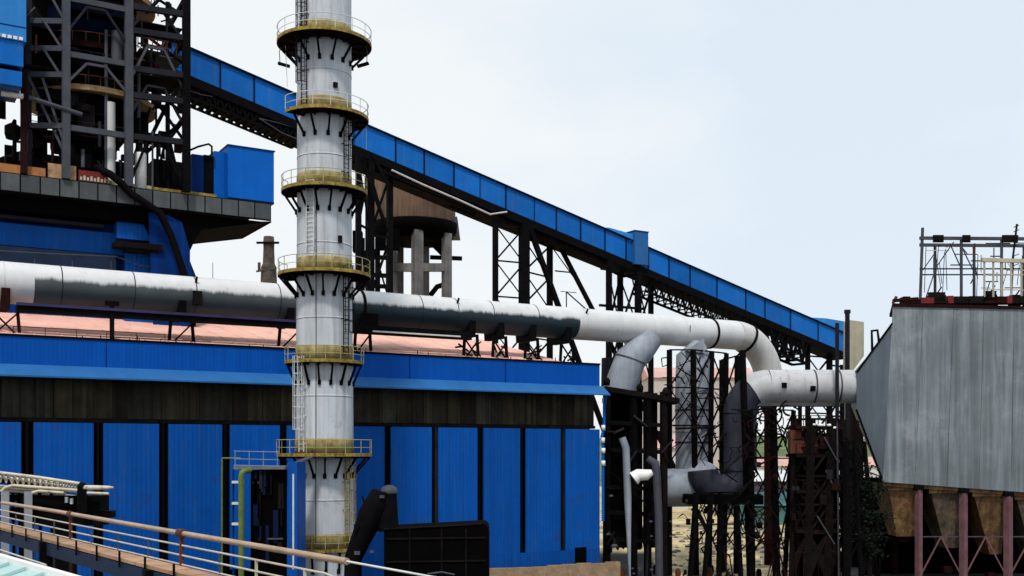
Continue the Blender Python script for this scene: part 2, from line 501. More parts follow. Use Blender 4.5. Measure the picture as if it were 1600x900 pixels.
# ------------------------------------------------------------------ mesh helpers
class MB:
    def __init__(self):
        self.v = []
        self.f = []
        self.s = []

    def add(self, vs, fs, smooth=False):
        o = len(self.v)
        self.v += [Vector(p) for p in vs]
        self.f += [tuple(i + o for i in f) for f in fs]
        self.s += [smooth] * len(fs)
        return self

    def box(self, c, d, rot=I3):
        c = Vector(c)
        vs = []
        for sx in (-.5, .5):
            for sy in (-.5, .5):
                for sz in (-.5, .5):
                    vs.append(c + rot @ Vector((sx * d[0], sy * d[1], sz * d[2])))
        return self.add(vs, [(0, 1, 3, 2), (4, 6, 7, 5), (0, 4, 5, 1), (2, 3, 7, 6), (0, 2, 6, 4), (1, 5, 7, 3)])

    def fbox(self, u0, u1, w0, w1, z0, z1):      # box in mill axes
        return self.box(ft((u0 + u1) / 2, (w0 + w1) / 2, (z0 + z1) / 2), (abs(u1 - u0), abs(w1 - w0), abs(z1 - z0)), ROTF)

    def bar(self, p, q, w, h=None):
        h = h or w
        p, q = Vector(p), Vector(q)
        d = q - p
        l = d.length
        if l < 1e-6:
            return self
        d.normalize()
        up = Vector((0, 0, 1))
        if abs(d.z) > 0.98:
            up = NN
        x = d.cross(up).normalized()
        y = x.cross(d).normalized()
        vs = []
        for e in (p, q):
            for a, b in ((-1, -1), (1, -1), (1, 1), (-1, 1)):
                vs.append(e + x * a * w / 2 + y * b * h / 2)
        return self.add(vs, [(3, 2, 1, 0), (4, 5, 6, 7), (0, 1, 5, 4), (1, 2, 6, 5), (2, 3, 7, 6), (3, 0, 4, 7)])

    def ibeam(self, p, q, w, h=None):
        h = h or w
        p, q = Vector(p), Vector(q)
        d = (q - p).normalized()
        up = Vector((0, 0, 1))
        if abs(d.z) > 0.98:
            up = NN
        x = d.cross(up).normalized()
        y = x.cross(d).normalized()
        t = min(w, h) * 0.12
        self.bar(p + y * (h / 2 - t / 2), q + y * (h / 2 - t / 2), w, t)
        self.bar(p - y * (h / 2 - t / 2), q - y * (h / 2 - t / 2), w, t)
        self.bar(p, q, t * 1.2, h - 2 * t - 0.004)
        return self

    def path(self, pts, r, seg=10, caps=True, closed=False):
        pts = [Vector(p) for p in pts]
        n = len(pts)
        rs = r if isinstance(r, (list, tuple)) else [r] * n
        vs = []
        fs = []
        ref = None
        for i, p in enumerate(pts):
            if closed:
                d = pts[(i + 1) % n] - pts[i - 1]
            elif i == 0:
                d = pts[1] - p
            elif i == n - 1:
                d = p - pts[i - 1]
            else:
                d = (pts[i + 1] - p).normalized() + (p - pts[i - 1]).normalized()
            d.normalize()
            if ref is None:
                ref = Vector((0, 0, 1)) if abs(d.z) < 0.9 else Vector((1, 0, 0))
            x = d.cross(ref).normalized()
            y = x.cross(d).normalized()
            ref = y
            for k in range(seg):
                a = 2 * math.pi * k / seg
                vs.append(p + (x * math.cos(a) + y * math.sin(a)) * rs[i])
        m = n if closed else n - 1
        for i in range(m):
            j = (i + 1) % n
            for k in range(seg):
                l = (k + 1) % seg
                fs.append((i * seg + k, i * seg + l, j * seg + l, j * seg + k))
        self.add(vs, fs, True)
        if caps and not closed:
            self.add(vs[:seg], [tuple(range(seg))])
            self.add(vs[-seg:], [tuple(reversed(range(seg)))])
        return self

    def tube(self, p, q, r, seg=8):
        return self.path([p, q], r, seg)

    def lathe(self, c, prof, seg=32, a0=0.0, a1=2 * math.pi, smooth=True):
        c = Vector(c)
        full = abs(a1 - a0 - 2 * math.pi) < 1e-6
        m = seg if full else seg + 1
        vs = []
        for r, z in prof:
            for k in range(m):
                a = a0 + (a1 - a0) * k / seg
                vs.append(c + Vector((r * math.cos(a), r * math.sin(a), z)))
        fs = []
        for i in range(len(prof) - 1):
            for k in range(seg):
                l = (k + 1) % m
                fs.append((i * m + k, i * m + l, (i + 1) * m + l, (i + 1) * m + k))
        return self.add(vs, fs, smooth)

    def prism(self, poly, off):          # polygon (list of points) pushed along off
        off = Vector(off)
        n = len(poly)
        vs = [Vector(p) for p in poly] + [Vector(p) + off for p in poly]
        fs = [tuple(reversed(range(n))), tuple(range(n, 2 * n))]
        for i in range(n):
            j = (i + 1) % n
            fs.append((i, j, n + j, n + i))
        return self.add(vs, fs)

    def hexa(self, a, b):                # two quads joined
        vs = list(a) + list(b)
        return self.add(vs, [(3, 2, 1, 0), (4, 5, 6, 7), (0, 1, 5, 4), (1, 2, 6, 5), (2, 3, 7, 6), (3, 0, 4, 7)])

    def build(self, name, m, parent=None, low=True):
        if low:
            settle(self.v)
        me = bpy.data.meshes.new(name)
        org = origin_of(parent)
        me.from_pydata([v - org for v in self.v], [], self.f)
        me.polygons.foreach_set('use_smooth', self.s)
        me.materials.append(M[m])
        me.update()
        import bmesh
        bm = bmesh.new()
        bm.from_mesh(me)
        bmesh.ops.recalc_face_normals(bm, faces=bm.faces)
        bm.to_mesh(me)
        bm.free()
        o = bpy.data.objects.new(name, me)
        COL.objects.link(o)
        if parent is not None:
            o.parent = parent
        return o


def origin_of(o):
    if o is None:
        return Vector((0, 0, 0))
    while o.parent is not None:
        o = o.parent
    return Vector(o.location)


def tag(o, label, cat, group=None):
    o['label'] = label
    o['category'] = cat
    if group:
        o['group'] = group
    return o


def thing(name, label, cat, loc=(0, 0, 0), group=None):
    o = bpy.data.objects.new(name, None)
    COL.objects.link(o)
    o.location = loc
    if abs(o.location.z) < 0.02:
        o.location.z = yard(o.location.y)
    o.empty_display_size = 0.5
    return tag(o, label, cat, group)


def solo(name, mb, m, label, cat, group=None, base=None, low=True):
    """a thing that is one mesh, its origin at its base"""
    if low:
        settle(mb.v)
    if base is not None:
        base = (base[0], base[1], min(v.z for v in mb.v))
    b = Vector(base) if base is not None else Vector((
        sum(v.x for v in mb.v) / len(mb.v), sum(v.y for v in mb.v) / len(mb.v), min(v.z for v in mb.v)))
    mb.v = [v - b for v in mb.v]
    o = mb.build(name, m, low=False)
    o.location = b
    return tag(o, label, cat, group)


def struct(o):
    o['kind'] = 'structure'
    return o


def bar(name, p, q, w, m, parent, h=None, beam=False):
    b = MB()
    (b.ibeam if beam else b.bar)(p, q, w, h)
    return b.build(name, m, parent)


def tube(name, p, q, r, m, parent, seg=8):
    return MB().tube(p, q, r, seg).build(name, m, parent)


def arc(c, x, y, r, a0, a1, n=10):
    c = Vector(c)
    return [c + (Vector(x) * math.cos(a0 + (a1 - a0) * i / n) + Vector(y) * math.sin(a0 + (a1 - a0) * i / n)) * r for i in range(n + 1)]


def copy_tree(o, parent=None, off=None):
    c = o.copy()
    COL.objects.link(c)
    if parent is not None:
        c.parent = parent
    if off is not None:
        c.location = Vector(o.location) + Vector(off)
    for ch in list(o.children):
        copy_tree(ch, c)
    return c


# =================================================================== GROUND, HILL
g = MB()
gy = [-300, 60, 100, 122, 128, 134, 140, 146, 200, 500, 7000]
g.add([(x, y, 0) for y in gy for x in (-3500, 3500)], [(2 * i, 2 * i + 1, 2 * i + 3, 2 * i + 2) for i in range(len(gy) - 1)])
struct(g.build('ground', 'ground'))

hb = MB()
nx, ny = 60, 14
hv = []
for j in range(ny + 1):
    for i in range(nx + 1):
        X = -300 + 900 * i / nx
        Y = 330 + 420 * j / ny
        t = j / ny
        h = 10.7 * math.sin(min(1, t * 1.6) * math.pi / 2) * (0.9 + 0.25 * math.sin(X * 0.013) + 0.12 * math.sin(X * 0.041 + 1)) + 9 * t
        hv.append((X, Y, h - 0.4 + (random.random() - .5) * 0.8))
hf = [(j * (nx + 1) + i, j * (nx + 1) + i + 1, (j + 1) * (nx + 1) + i + 1, (j + 1) * (nx + 1) + i) for j in range(ny) for i in range(nx)]
hb.add(hv, hf, True)
struct(hb.build('hill', 'hill'))

# =================================================================== MILL BUILDING
u_l = uz(-60, 600)[0]
u_r = uz(937, 600)[0]
mill = thing('mill_building', 'long blue clad mill hall with dark window band and salmon roof', 'building', ft((u_l + u_r) / 2, 0, 0))
ZT, ZF, ZC, ZB = 18.95, 16.95, 16.1, 12.85
RIDGE_W, RIDGE_Z = 17.0, 22.7
MB().fbox(u_l, u_r - 0.3, 1.2, 1.6, 0, ZC).build('inner_wall', 'void', mill)
MB().fbox(u_l, u_r, 0.0, 0.25, ZF - 0.1, ZT).build('fascia', 'blue_fascia', mill)
# fascia sheet joints
jb = MB()
for px in (166, 640, 790):
    u = uz(px, 560)[0]
    jb.fbox(u - 0.04, u + 0.04, -0.02, 0.0, ZF, ZT - 0.05)
jb.build('sheet_joint', 'blue_dark', mill)
MB().fbox(u_l, u_r + 0.05, -0.08, 0.3, ZT + 0.003, ZT + 0.16).build('gutter', 'black', mill)
cb = MB()
c0 = [ft(u_l, -0.003, ZF), ft(u_l, -1.25, ZC), ft(u_l, -1.25, ZC - 0.12), ft(u_l, -0.003, ZF - 0.14)]
cb.prism(c0, U * (u_r + 0.35 - u_l))
cb.build('canopy', 'blue_roof', mill)
# window band: sheets of uneven tone
wb = MB()
u = u_l
k = 0
rnd = random.Random(3)
while u < u_r - 0.4:
    wdt = rnd.uniform(0.8, 1.6)
    v = min(u + wdt, u_r - 0.35)
    dpt = 0.42 + 0.06 * rnd.random()
    MB().fbox(u + 0.02, v - 0.02, dpt, dpt + 0.05, ZB + 0.3, ZC).build('window_sheet', ('louvre', 'louvre', 'louvre2', 'louvre3')[rnd.randrange(4)] if 'louvre2' in M else 'louvre', mill)
    u = v
MB().fbox(u_l, u_r - 0.3, 0.3, 0.9, ZB, ZB + 0.28).build('window_sill', 'soot', mill)
MB().fbox(u_l, u_r - 0.3, 0.55, 0.6, ZB + 0.28, ZC).build('backing_sheet', 'void', mill)
# blue wall panels between dark slots
slots = [43, 154, 256, 353.5, 443, 526, 606, 680, 751, 817.5, 880]
us = [uz(p, 750)[0] for p in slots]
hw = [0.42, 0.35, 0.36, 0.32, 0.3, 0.3, 0.3, 0.33, 0.33, 0.33, 0.3]
edges = [u_l] + us + [u_r]
for i in range(len(edges) - 1):
    a = edges[i] + (hw[i - 1] if i else 0)
    b = edges[i + 1] - (hw[i] if i < len(hw) else 0)
    MB().fbox(a, b, 0.0, 0.2, 1.36 if i > 3 else 0.1, ZB - 0.06).build('wall_panel', 'blue_wall', mill)
for i, u in enumerate(us):
    MB().fbox(u - hw[i] * 1.2, u + hw[i] * 1.2, 0.45, 0.5, 0.05, ZB - 0.02).build('slot_sheet', 'louvre' if i in (7, 10) else 'void', mill)
    bar('slot_column', ft(u, 0.34, 0), ft(u, 0.34, ZB), 0.2, 'black', mill)
MB().fbox(us[4], u_r, -0.03, 0.24, 0.05, 1.35).build('base_panel', 'blue_wall', mill)
# dark pit opening low on the last panel
MB().fbox(uz(898, 870)[0], uz(916, 870)[0], -0.06, -0.035, 0.2, 1.6).build('hatch', 'void', mill)
# roof
rb = MB()
rb.prism([ft(u_l, 0.3, ZT - 0.05), ft(u_l, RIDGE_W, RIDGE_Z), ft(u_l, RIDGE_W * 2, ZT - 0.05)], U * (u_r - 3.0 - u_l))
roof = rb.build('roof', 'pink_roof', mill)
sk = MB()
sk.fbox(u_l, u_r - 2.9, 1.7, RIDGE_W * 2, 8, ZT - 0.06)
sk.build('side_wall', 'soot', mill)
lp = MB()
sl2 = (RIDGE_Z - ZT) / (RIDGE_W - 0.3)
uu = u_l + 1.2
while uu < u_r - 3.5:
    lp.bar(ft(uu, 0.4, ZT - 0.05 + sl2 * 0.1 + 0.02), ft(uu, RIDGE_W - .05, RIDGE_Z - 0.02), 0.12, 0.05)
    uu += 1.9
lp.build('sheet_lap', 'pink_roof', roof)
rl = MB()
for a, b, zz in ((22, 260, 0.75), (180, 300, 0.35)):
    ua, ub = uz(a, 520)[0], uz(b, 530)[0]
    rl.tube(ft(ua, 0.5, ZT + zz), ft(ub, 0.5, ZT + zz), 0.025, 5)
    nps = 6
    for i in range(nps):
        uu = ua + (ub - ua) * i / (nps - 1)
        rl.tube(ft(uu, 0.5, ZT), ft(uu, 0.5, ZT + zz), 0.025, 5)
rl.build('roof_railing', 'soot', mill)
stub = MB()
rnd = random.Random(11)
for i in range(26):
    uu = rnd.uniform(u_l + 8, u_r - 3)
    stub.tube(ft(uu, 0.35, ZT + 0.1), ft(uu, 0.35, ZT + rnd.uniform(0.25, 0.6)), 0.04, 5)
stub.build('roof_stub', 'soot', mill)
# downpipe on the far corner
dp = MB()
ue = u_r + 0.35
dp.path([ft(ue - 0.3, -0.9, ZC - 0.15), ft(ue - 0.05, -0.5, ZC - 0.5), ft(ue, -0.25, ZC - 1.2), ft(ue, -0.25, ZC - 3.0), ft(ue - 0.25, -0.2, ZC - 4.0), ft(ue - 0.1, -0.2, ZC - 5.0), ft(ue - 0.1, -0.2, 4)], 0.14, 8)
dpo = dp.build('downpipe', 'blue_cabin', mill)
pb = MB()
for zz, dx in ((ZC - 0.8, 0), (ZC - 3.4, -0.1), (ZC - 4.6, -0.15), (ZC - 5.6, -0.1), (ZC - 6.8, -0.1)):
    pb.lathe(ft(ue + dx, -0.24, zz), [(0.001, 0), (0.2, 0), (0.2, 0.5), (0.001, 0.5)], 8)
pb.build('pipe_wrap', 'white', dpo)

# low brick wall at the foot of the mill
bw = MB()
p0, p1 = at(762, 887, 97), at(968, 880, 100)
for i in range(9):
    a = p0.lerp(p1, i / 9)
    b = p0.lerp(p1, (i + 1) / 9)
    hgt = 2.1 + 0.12 * random.random() + 0.04 * i
    bw.box(((a.x + b.x) / 2, (a.y + b.y) / 2, hgt / 2 - 1.95), ((b - a).length * 0.995, 0.5, hgt), Matrix.Rotation(math.atan2(p1.y - p0.y, p1.x - p0.x), 3, 'Z'))
solo('brick_wall', bw, 'brick', 'low tan brick wall at the foot of the blue hall', 'wall', low=False)

# =================================================================== GAS MAIN
DP = 89.2
WP = DP - D0
zp = 23.3
ug0 = uz(-80, 440, DP)[0]
ug1 = uz(1148, 522, DP)[0]
RP = 1.56
main = thing('gas_main', 'long fat pale gas duct running over the salmon roof', 'duct', ft(0, WP, 0))
# straight run is its own object with local X along the mill so that the slate zone follows it
segs = [ug0, uz(4, 440, DP)[0], uz(93, 450, DP)[0], uz(300, 470, DP)[0], uz(430, 470, DP)[0], uz(650, 490, DP)[0], uz(905, 510, DP)[0], uz(1108, 520, DP)[0], ug1]
me = MB()
seg = 48
vs = []
fs = []
for i, u in enumerate(segs):
    for k in range(seg):
        a = 2 * math.pi * k / seg
        vs.append(Vector((u, math.cos(a) * RP, math.sin(a) * RP)))
for i in range(len(segs) - 1):
    for k in range(seg):
        l = (k + 1) % seg
        fs.append((i * seg + k, (i + 1) * seg + k, (i + 1) * seg + l, i * seg + l))
msh = bpy.data.meshes.new('duct_run')
msh.from_pydata(vs, [], fs)
msh.polygons.foreach_set('use_smooth', [True] * len(fs))
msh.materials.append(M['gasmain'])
run = bpy.data.objects.new('duct_run', msh)
COL.objects.link(run)
run.parent = main
run.location = (0, 0, zp - main.location.z)
run.rotation_euler = (0, 0, ANG)
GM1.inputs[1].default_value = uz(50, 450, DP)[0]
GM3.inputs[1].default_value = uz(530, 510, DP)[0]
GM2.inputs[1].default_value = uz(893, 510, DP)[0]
# elbow and drop
RB = 5.0
cb = ft(ug1, WP, zp - RB)
el = arc(cb, (0, 0, 1), U, RB, 0, math.pi / 2, 14)
MB().path(el + [el[-1] + Vector((0, 0, -1.4))], RP, 40, caps=False).build('elbow', 'duct', main)
endp = el[-1] + Vector((0, 0, -1.4))
MB().path([endp, endp + Vector((0, 0, -2.2)), endp + Vector((0, 0, -endp.z + 0.02))], [RP * 0.99, 0.5, 0.5], 24).build('drop_leg', 'rust_dark', main)
for px, r in ((1108, 1.06), (1168, 1.07), (560, 1.04)):
    u = uz(px, 520, DP)[0]
    if u > ug1:
        i = 3
        d = (el[4] - el[3]).normalized()
        MB().path([el[3] - d * 0.14, el[3] + d * 0.14], RP * r, 40).build('flange', 'soot', main)
    else:
        MB().path([ft(u - 0.13, WP, zp), ft(u + 0.13, WP, zp)], RP * r, 40).build('flange', 'soot', main)
for px in (4, 93, 205, 300, 430, 650, 705, 760, 830, 905, 960, 1010, 1060):
    u = uz(px, 470, DP)[0]
    MB().path([ft(u - 0.04, WP, zp), ft(u + 0.04, WP, zp)], RP * 1.012, 40, caps=False).build('seam', 'duct' if px > 890 or px < 20 else 'duct_dim', main)
# small fittings
for px, py in ((300, 452), (905, 497), (705, 470)):
    u = uz(px, 470, DP)[0]
    tube('stub_pipe', ft(u, WP - 1.2, zp + 0.9), ft(u, WP - 1.5, zp + 1.35), 0.1, 'soot', main)
u = uz(1063, 520, DP)[0]
tube('drain_nipple', ft(u, WP - 1.56, zp - 0.2), ft(u, WP - 1.62, zp + 0.5), 0.04, 'soot', main)
u = uz(300, 470, DP)[0]
bx = MB()
bx.fbox(u - 0.35, u + 0.35, WP - RP - 0.25, WP - RP + 0.1, zp - 0.9, zp + 0.2)
bx.build('valve_box', 'soot', main)

# girders and A-frame supports carrying the main over the roof
gird = thing('support_girder', 'long dark steel girder just beneath the slate stretch of duct', 'girder', ft(uz(240, 495, 87.4)[0], 87.4 - D0, 0))
ua, ub = uz(26, 487, 87.4)[0], uz(470, 500, 87.4)[0]
GZ = 21.3
MB().fbox(ua, ub, 1.9, 2.5, GZ - 0.35, GZ + 0.12).build('web', 'black', gird)
MB().fbox(ua, ub, 1.75, 2.65, GZ + 0.123, GZ + 0.32).build('flange', 'girder', gird)
gird2 = thing('support_girder', 'dark steel girder under the duct past the chimney, pale strip along it', 'girder', ft(uz(650, 520, 87.4)[0], 2.2, 0))
ua, ub = uz(548, 520, 87.4)[0], uz(735, 530, 87.4)[0]
MB().fbox(ua, ub, 1.9, 2.5, GZ - 0.45, GZ + 0.3).build('web', 'black', gird2)
MB().fbox(uz(580, 520, 87.4)[0], uz(716, 520, 87.4)[0], 1.7, 1.898, GZ - 0.28, GZ - 0.16).build('strip', 'rail_white', gird2)
sup_lab = {8: 'rust streaked A frame under the duct at the frame edge', 171: 'single dark post under the duct above the salmon roof',
           283: 'dark A frame under the duct below the valve box', 452: 'dark A frame under the duct just before the chimney',
           566: 'dark saddle block under the duct just past the chimney', 735: 'dark tangled bracket stand under the duct, second past the chimney',
           780: 'dark bracket stand under the duct, third past the chimney', 830: 'dark bracket stand under the duct, fourth past the chimney',
           885: 'dark stand under the duct at the end of the roof'}
for px, lab in sup_lab.items():
    u = uz(px, 510, 88.2)[0]
    w = 2.9
    zr = ZT + 0.5
    t = thing('duct_support', lab, 'support', ft(u, w, ZT), 'steel supports carrying the long duct over the roof')
    rm = 'rust_dark' if px == 8 else 'black'
    if px == 171:
        bar('post', ft(u, w - 0.9, ZT), ft(u, w - 0.9, zp - 1.2), 0.3, rm, t)
        bar('cap', ft(u - 0.5, w - 0.9, zp - 1.3), ft(u + 0.5, w - 0.9, zp - 1.3), 0.35, rm, t)
        continue
    half = 1.0 if px < 500 else 0.8
    for s in (-1, 1):
        bar('leg', ft(u + s * half, w, ZT), ft(u + s * half * 0.8, w, GZ + 0.2), 0.22, rm, t)
    bar('brace', ft(u - half, w - 0.15, ZT + 0.1), ft(u + half * 0.9, w - 0.15, GZ - 0.3), 0.12, rm, t)
    if px == 8 or px > 700:
        bar('brace', ft(u + half, w - 0.2, ZT + 0.1), ft(u - half * 0.9, w - 0.2, GZ - 0.3), 0.12, rm, t)
    sd = MB()
    pts = []
    for i in range(13):
        a = math.pi + math.pi * (0.12 + 0.76 * i / 12)
        pts.append(ft(u - 0.3, WP + math.cos(a) * (RP + 0.05), zp + math.sin(a) * (RP + 0.05)))
    pts += [ft(u - 0.3, WP + 1.3, GZ - 0.1), ft(u - 0.3, WP - 1.45, GZ - 0.1)]
    sd.prism(pts, U * (0.6 if px != 566 else 1.6))
    sd.build('saddle', rm, t)
    if px > 600:
        for q in range(3):
            r0 = random.Random(px + q)
            cpt = ft(u + r0.uniform(-1.2, 1.2), w - 0.6, ZT + 0.5 + 0.4 * q)
            tube('pipe_stub', cpt, cpt + U * r0.uniform(-1.2, 1.2) + Vector((0, 0, r0.uniform(-0.3, 0.7))), 0.09, rm, t)
    if px in (735, 830, 885):
        r0 = random.Random(px)
        pts = [ft(u + 0.3 + 0.5 * math.sin(i * 1.1), w - 0.5, ZT + 0.1 + 0.25 * i) for i in range(8)]
        MB().path(pts, 0.06, 6).build('hose', rm, t)

# =================================================================== CHIMNEY
CY = 80.0
cx = at(507, HZ, CY).x
CB = Vector((cx, CY, 0))
PXM = CY / F


def zc(py):
    return H + (HZ - py) * PXM


stk = thing('chimney', 'tall pale grey steel chimney ringed by weathered yellow platforms', 'chimney', CB)
prof = [(2.14, 0), (2.12, zc(800)), (2.1, zc(640)), (2.0, zc(420)), (1.97, zc(200)), (1.95, 58)]
sh = MB()
pr = []
for i in range(len(prof) - 1):
    n = 6
    for j in range(n):
        t = j / n
        pr.append((prof[i][0] + (prof[i + 1][0] - prof[i][0]) * t, prof[i][1] + (prof[i + 1][1] - prof[i][1]) * t))
pr.append(prof[-1])
pr.append((1.5, 58))
sh.lathe(CB, pr, 56)
sh.build('shaft', 'stack', stk)


def rad(z):
    for i in range(len(prof) - 1):
        if prof[i][1] <= z <= prof[i + 1][1]:
            t = (z - prof[i][1]) / (prof[i + 1][1] - prof[i][1])
            return prof[i][0] + (prof[i + 1][0] - prof[i][0]) * t
    return 1.95


for py in (385, 120, 620, 250, 500, 780):
    z = zc(py)
    MB().lathe(CB, [(rad(z), z - 0.05), (rad(z) + 0.018, z - 0.05), (rad(z) + 0.018, z + 0.05), (rad(z), z + 0.05)], 56).build('weld_ring', 'stack', stk)


for i, (a, p0_, p1_) in enumerate(((-105, 0, 120), (-70, 120, 250), (-118, 250, 385), (-80, 385, 500), (-110, 500, 620), (-72, 620, 780), (-100, 780, 860), (-60, 0, 120), (-125, 385, 500))):
    a = R(a)
    z0_, z1_ = zc(p1_), zc(p0_)
    d_ = Vector((math.cos(a), math.sin(a), 0))
    MB().bar(CB + d_ * (rad(z0_) + 0.004) + Vector((0, 0, z0_)), CB + d_ * (rad(z1_) + 0.004) + Vector((0, 0, z1_)), 0.05, 0.02).build('plate_seam', 'stack', stk)


def chimney_platform(py, rout, aL, aR, toe='yellow', nbr=9, rail='mustard', seed=0):
    """ring from angle aL to aR (degrees; -90 faces the camera)"""
    z = zc(py)
    r0 = rad(z) + 0.02
    a0, a1 = R(aL), R(aR)
    full = aR - aL >= 359
    seg = 40
    p = MB()
    p.lathe(CB, [(r0, z - 0.1), (rout, z - 0.1), (rout, z), (r0, z), (r0, z - 0.1)], seg, a0, a1, False)
    deck = p.build('platform', 'rust_dark', stk)
    MB().lathe(CB, [(rout + 0.003, z - 0.1), (rout + 0.03, z - 0.1), (rout + 0.03, z + 0.14), (rout + 0.003, z + 0.14), (rout + 0.003, z - 0.1)], seg, a0, a1, False).build('toe_plate', toe, deck)
    # kick ring round the shaft, streaked yellow
    MB().lathe(CB, [(r0, z + 0.01), (r0 + 0.015, z + 0.01), (r0 + 0.015, z + 1.15), (r0, z + 1.2)], seg, R(-180), R(0), True).build('yellow_band', 'band', deck)
    rl = MB()
    for hz, rr in ((0.55, 0.022), (1.1, 0.028)):
        n = 36
        pts = [CB + Vector(((rout) * math.cos(a0 + (a1 - a0) * i / n), rout * math.sin(a0 + (a1 - a0) * i / n), z + hz)) for i in range(n + 1)]
        rl.path(pts, rr, 5)
    npost = int((aR - aL) / 22)
    for i in range(npost + 1):
        a = a0 + (a1 - a0) * i / npost
        q = CB + Vector((rout * math.cos(a), rout * math.sin(a), z))
        rl.tube(q, q + Vector((0, 0, 1.12)), 0.028, 5)
    rl.build('railing', rail, deck)
    for i in range(nbr):
        a = a0 + (a1 - a0) * (i + 0.5) / nbr
        d = Vector((math.cos(a), math.sin(a), 0))
        t = Vector((-d.y, d.x, 0))
        rr = rad(z - 1.4) + 0.03
        b = MB()
        b.bar(CB + d * (rr + 0.05) + Vector((0, 0, z - 1.45)), CB + d * (rout - 0.15) + Vector((0, 0, z - 0.18)), 0.13)
        b.bar(CB + d * (rr) + Vector((0, 0, z - 0.17)), CB + d * (rout - 0.1) + Vector((0, 0, z - 0.17)), 0.12)
        b.box(CB + d * rr + Vector((0, 0, z - 1.5)), (0.22, 0.22, 0.35))
        b.build('bracket', 'black', deck)


M['band'] = mat('yellow_streaked_stack', (0.46, 0.37, 0.15), 0.65, var=0.2, scale=0.9, streak=0.3, dirt=(0.19, 0.13, 0.03), dirt_amt=0.55, dirt_scale=1.6)
chimney_platform(71, 3.42, -180, 180, nbr=14, rail='rail_white')
chimney_platform(187, 3.2, -140, 130, nbr=10, rail='rail_white')
chimney_platform(302, 3.1, -200, 60, nbr=11)
chimney_platform(432, 3.35, -205, 40, nbr=11)
chimney_platform(568, 2.85, -190, 10, nbr=9)
chimney_platform(711, 3.45, -195, 15, nbr=10, toe='yellow')
chimney_platform(857, 2.5, -190, 10, nbr=8)


def ladder(py0, py1, ang, cage=True, m='soot', side=0.24):
    z0, z1 = zc(py0), zc(py1)
    a = R(ang)
    d = Vector((math.cos(a), math.sin(a), 0))
    t = Vector((-d.y, d.x, 0))
    rr = rad(z0) + 0.22
    b = MB()
    for s in (-1, 1):
        b.bar(CB + d * rr + t * s * side + Vector((0, 0, z0)), CB + d * rr + t * s * side + Vector((0, 0, z1)), 0.06)
    z = z0 + 0.2
    while z < z1:
        b.tube(CB + d * rr - t * side + Vector((0, 0, z)), CB + d * rr + t * side + Vector((0, 0, z)), 0.022, 5)
        z += 0.33
    z = z0 + 0.6
    while z < z1:
        for s in (-1, 1):
            b.bar(CB + d * (rr - 0.24) + t * s * side + Vector((0, 0, z)), CB + d * rr + t * s * side + Vector((0, 0, z)), 0.06)
        z += 2.0
    lo = b.build('ladder', m, stk)
    if cage:
        c = MB()
        z = z0 + 1.6
        hoops = []
        while z < z1 + 0.2:
            pts = [CB + d * (rr + 0.36 + 0.36 * math.sin(q)) * 1.0 + t * 0.36 * math.cos(q) * -1 + Vector((0, 0, z)) for q in [math.pi * (i / 8) * 1.2 - 0.3 for i in range(9)]]
            pts = [CB + d * (rr + 0.3 + 0.38 * math.sin(q)) + t * (0.38 * math.cos(q)) + Vector((0, 0, z)) for q in [(-0.7 + (math.pi + 1.4) * i / 10) for i in range(11)]]
            c.path(pts, 0.025, 4)
            hoops.append(z)
            z += 0.8
        for q in (0.1, math.pi / 2, math.pi - 0.1, 0.9, 2.2):
            p = CB + d * (rr + 0.3 + 0.38 * math.sin(q)) + t * (0.38 * math.cos(q))
            c.bar(p + Vector((0, 0, z0 + 1.6)), p + Vector((0, 0, z1)), 0.035)
        c.build('cage', m, lo)
    return lo


ladder(178, -60, -122, True, 'steel_dark')
ladder(288, 185, -35, True, 'soot')
ladder(395, 292, -108, False, 'rail_white', 0.3)
ladder(557, 422, -38, True, 'soot')
ladder(706, 560, -125, True, 'rail_white')
ladder(850, 712, -36, True, 'yellow')
# manhole plates and lamp boxes
for py, ang, w, h in ((145, -58, 0.3, 0.35), (380, -48, 0.25, 0.5)):
    a = R(ang)
    d = Vector((math.cos(a), math.sin(a), 0))
    z = zc(py)
    MB().box(CB + d * (rad(z) + 0.08) + Vector((0, 0, z)), (w, 0.2, h), Matrix.Rotation(a + math.pi / 2, 3, 'Z')).build('junction_box', 'soot', stk)
# floodlights on bent arms under the top platform
for sx, ang in ((-1, 180), (1, 0)):
    d = Vector((sx, -0.15, 0)).normalized()
    z = zc(95)
    b = MB()
    p = CB + d * 3.0 + Vector((0, 0, z + 1.2))
    b.path([p, p + d * 0.25 + Vector((0, 0, -0.7)), p + d * 0.2 + Vector((0, 0, -1.6))], 0.03, 5)
    arm = b.build('lamp_arm', 'steel', stk)
    MB().bar(p + Vector((0, 0, -1.65)) - d * 0.5 + Vector((0, 0, -.1)), p + Vector((0, 0, -1.55)) + d * 0.35, 0.3, 0.16).build('floodlight', 'black', stk)
tube('cable_drop', CB + Vector((-2.75, -0.6, zc(75))), CB + Vector((-2.6, -0.6, zc(140))), 0.02, 'rail_white', stk)
# light conduit up the front
tube('conduit', CB + Vector((-0.25, -2.16, 4)), CB + Vector((-0.25, -2.05, 30)), 0.03, 'steel', stk)

# =================================================================== FURNACE TOWER (far left, behind the mill)
DT = 98.0
WT = DT - D0


def tu(px, D=DT):
    return uz(px, 200, D)[0]


tw = thing('furnace_tower', 'dark steel lattice furnace tower on a grey skirted platform', 'tower', ft(tu(150), WT + 7, 0))
ZD = 33.65
ul, ur = tu(-70), tu(424)
# deck and its under frame
MB().fbox(ul, ur, WT + 0.1, WT + 16, ZD - 0.25, ZD).build('deck', 'soot', tw)
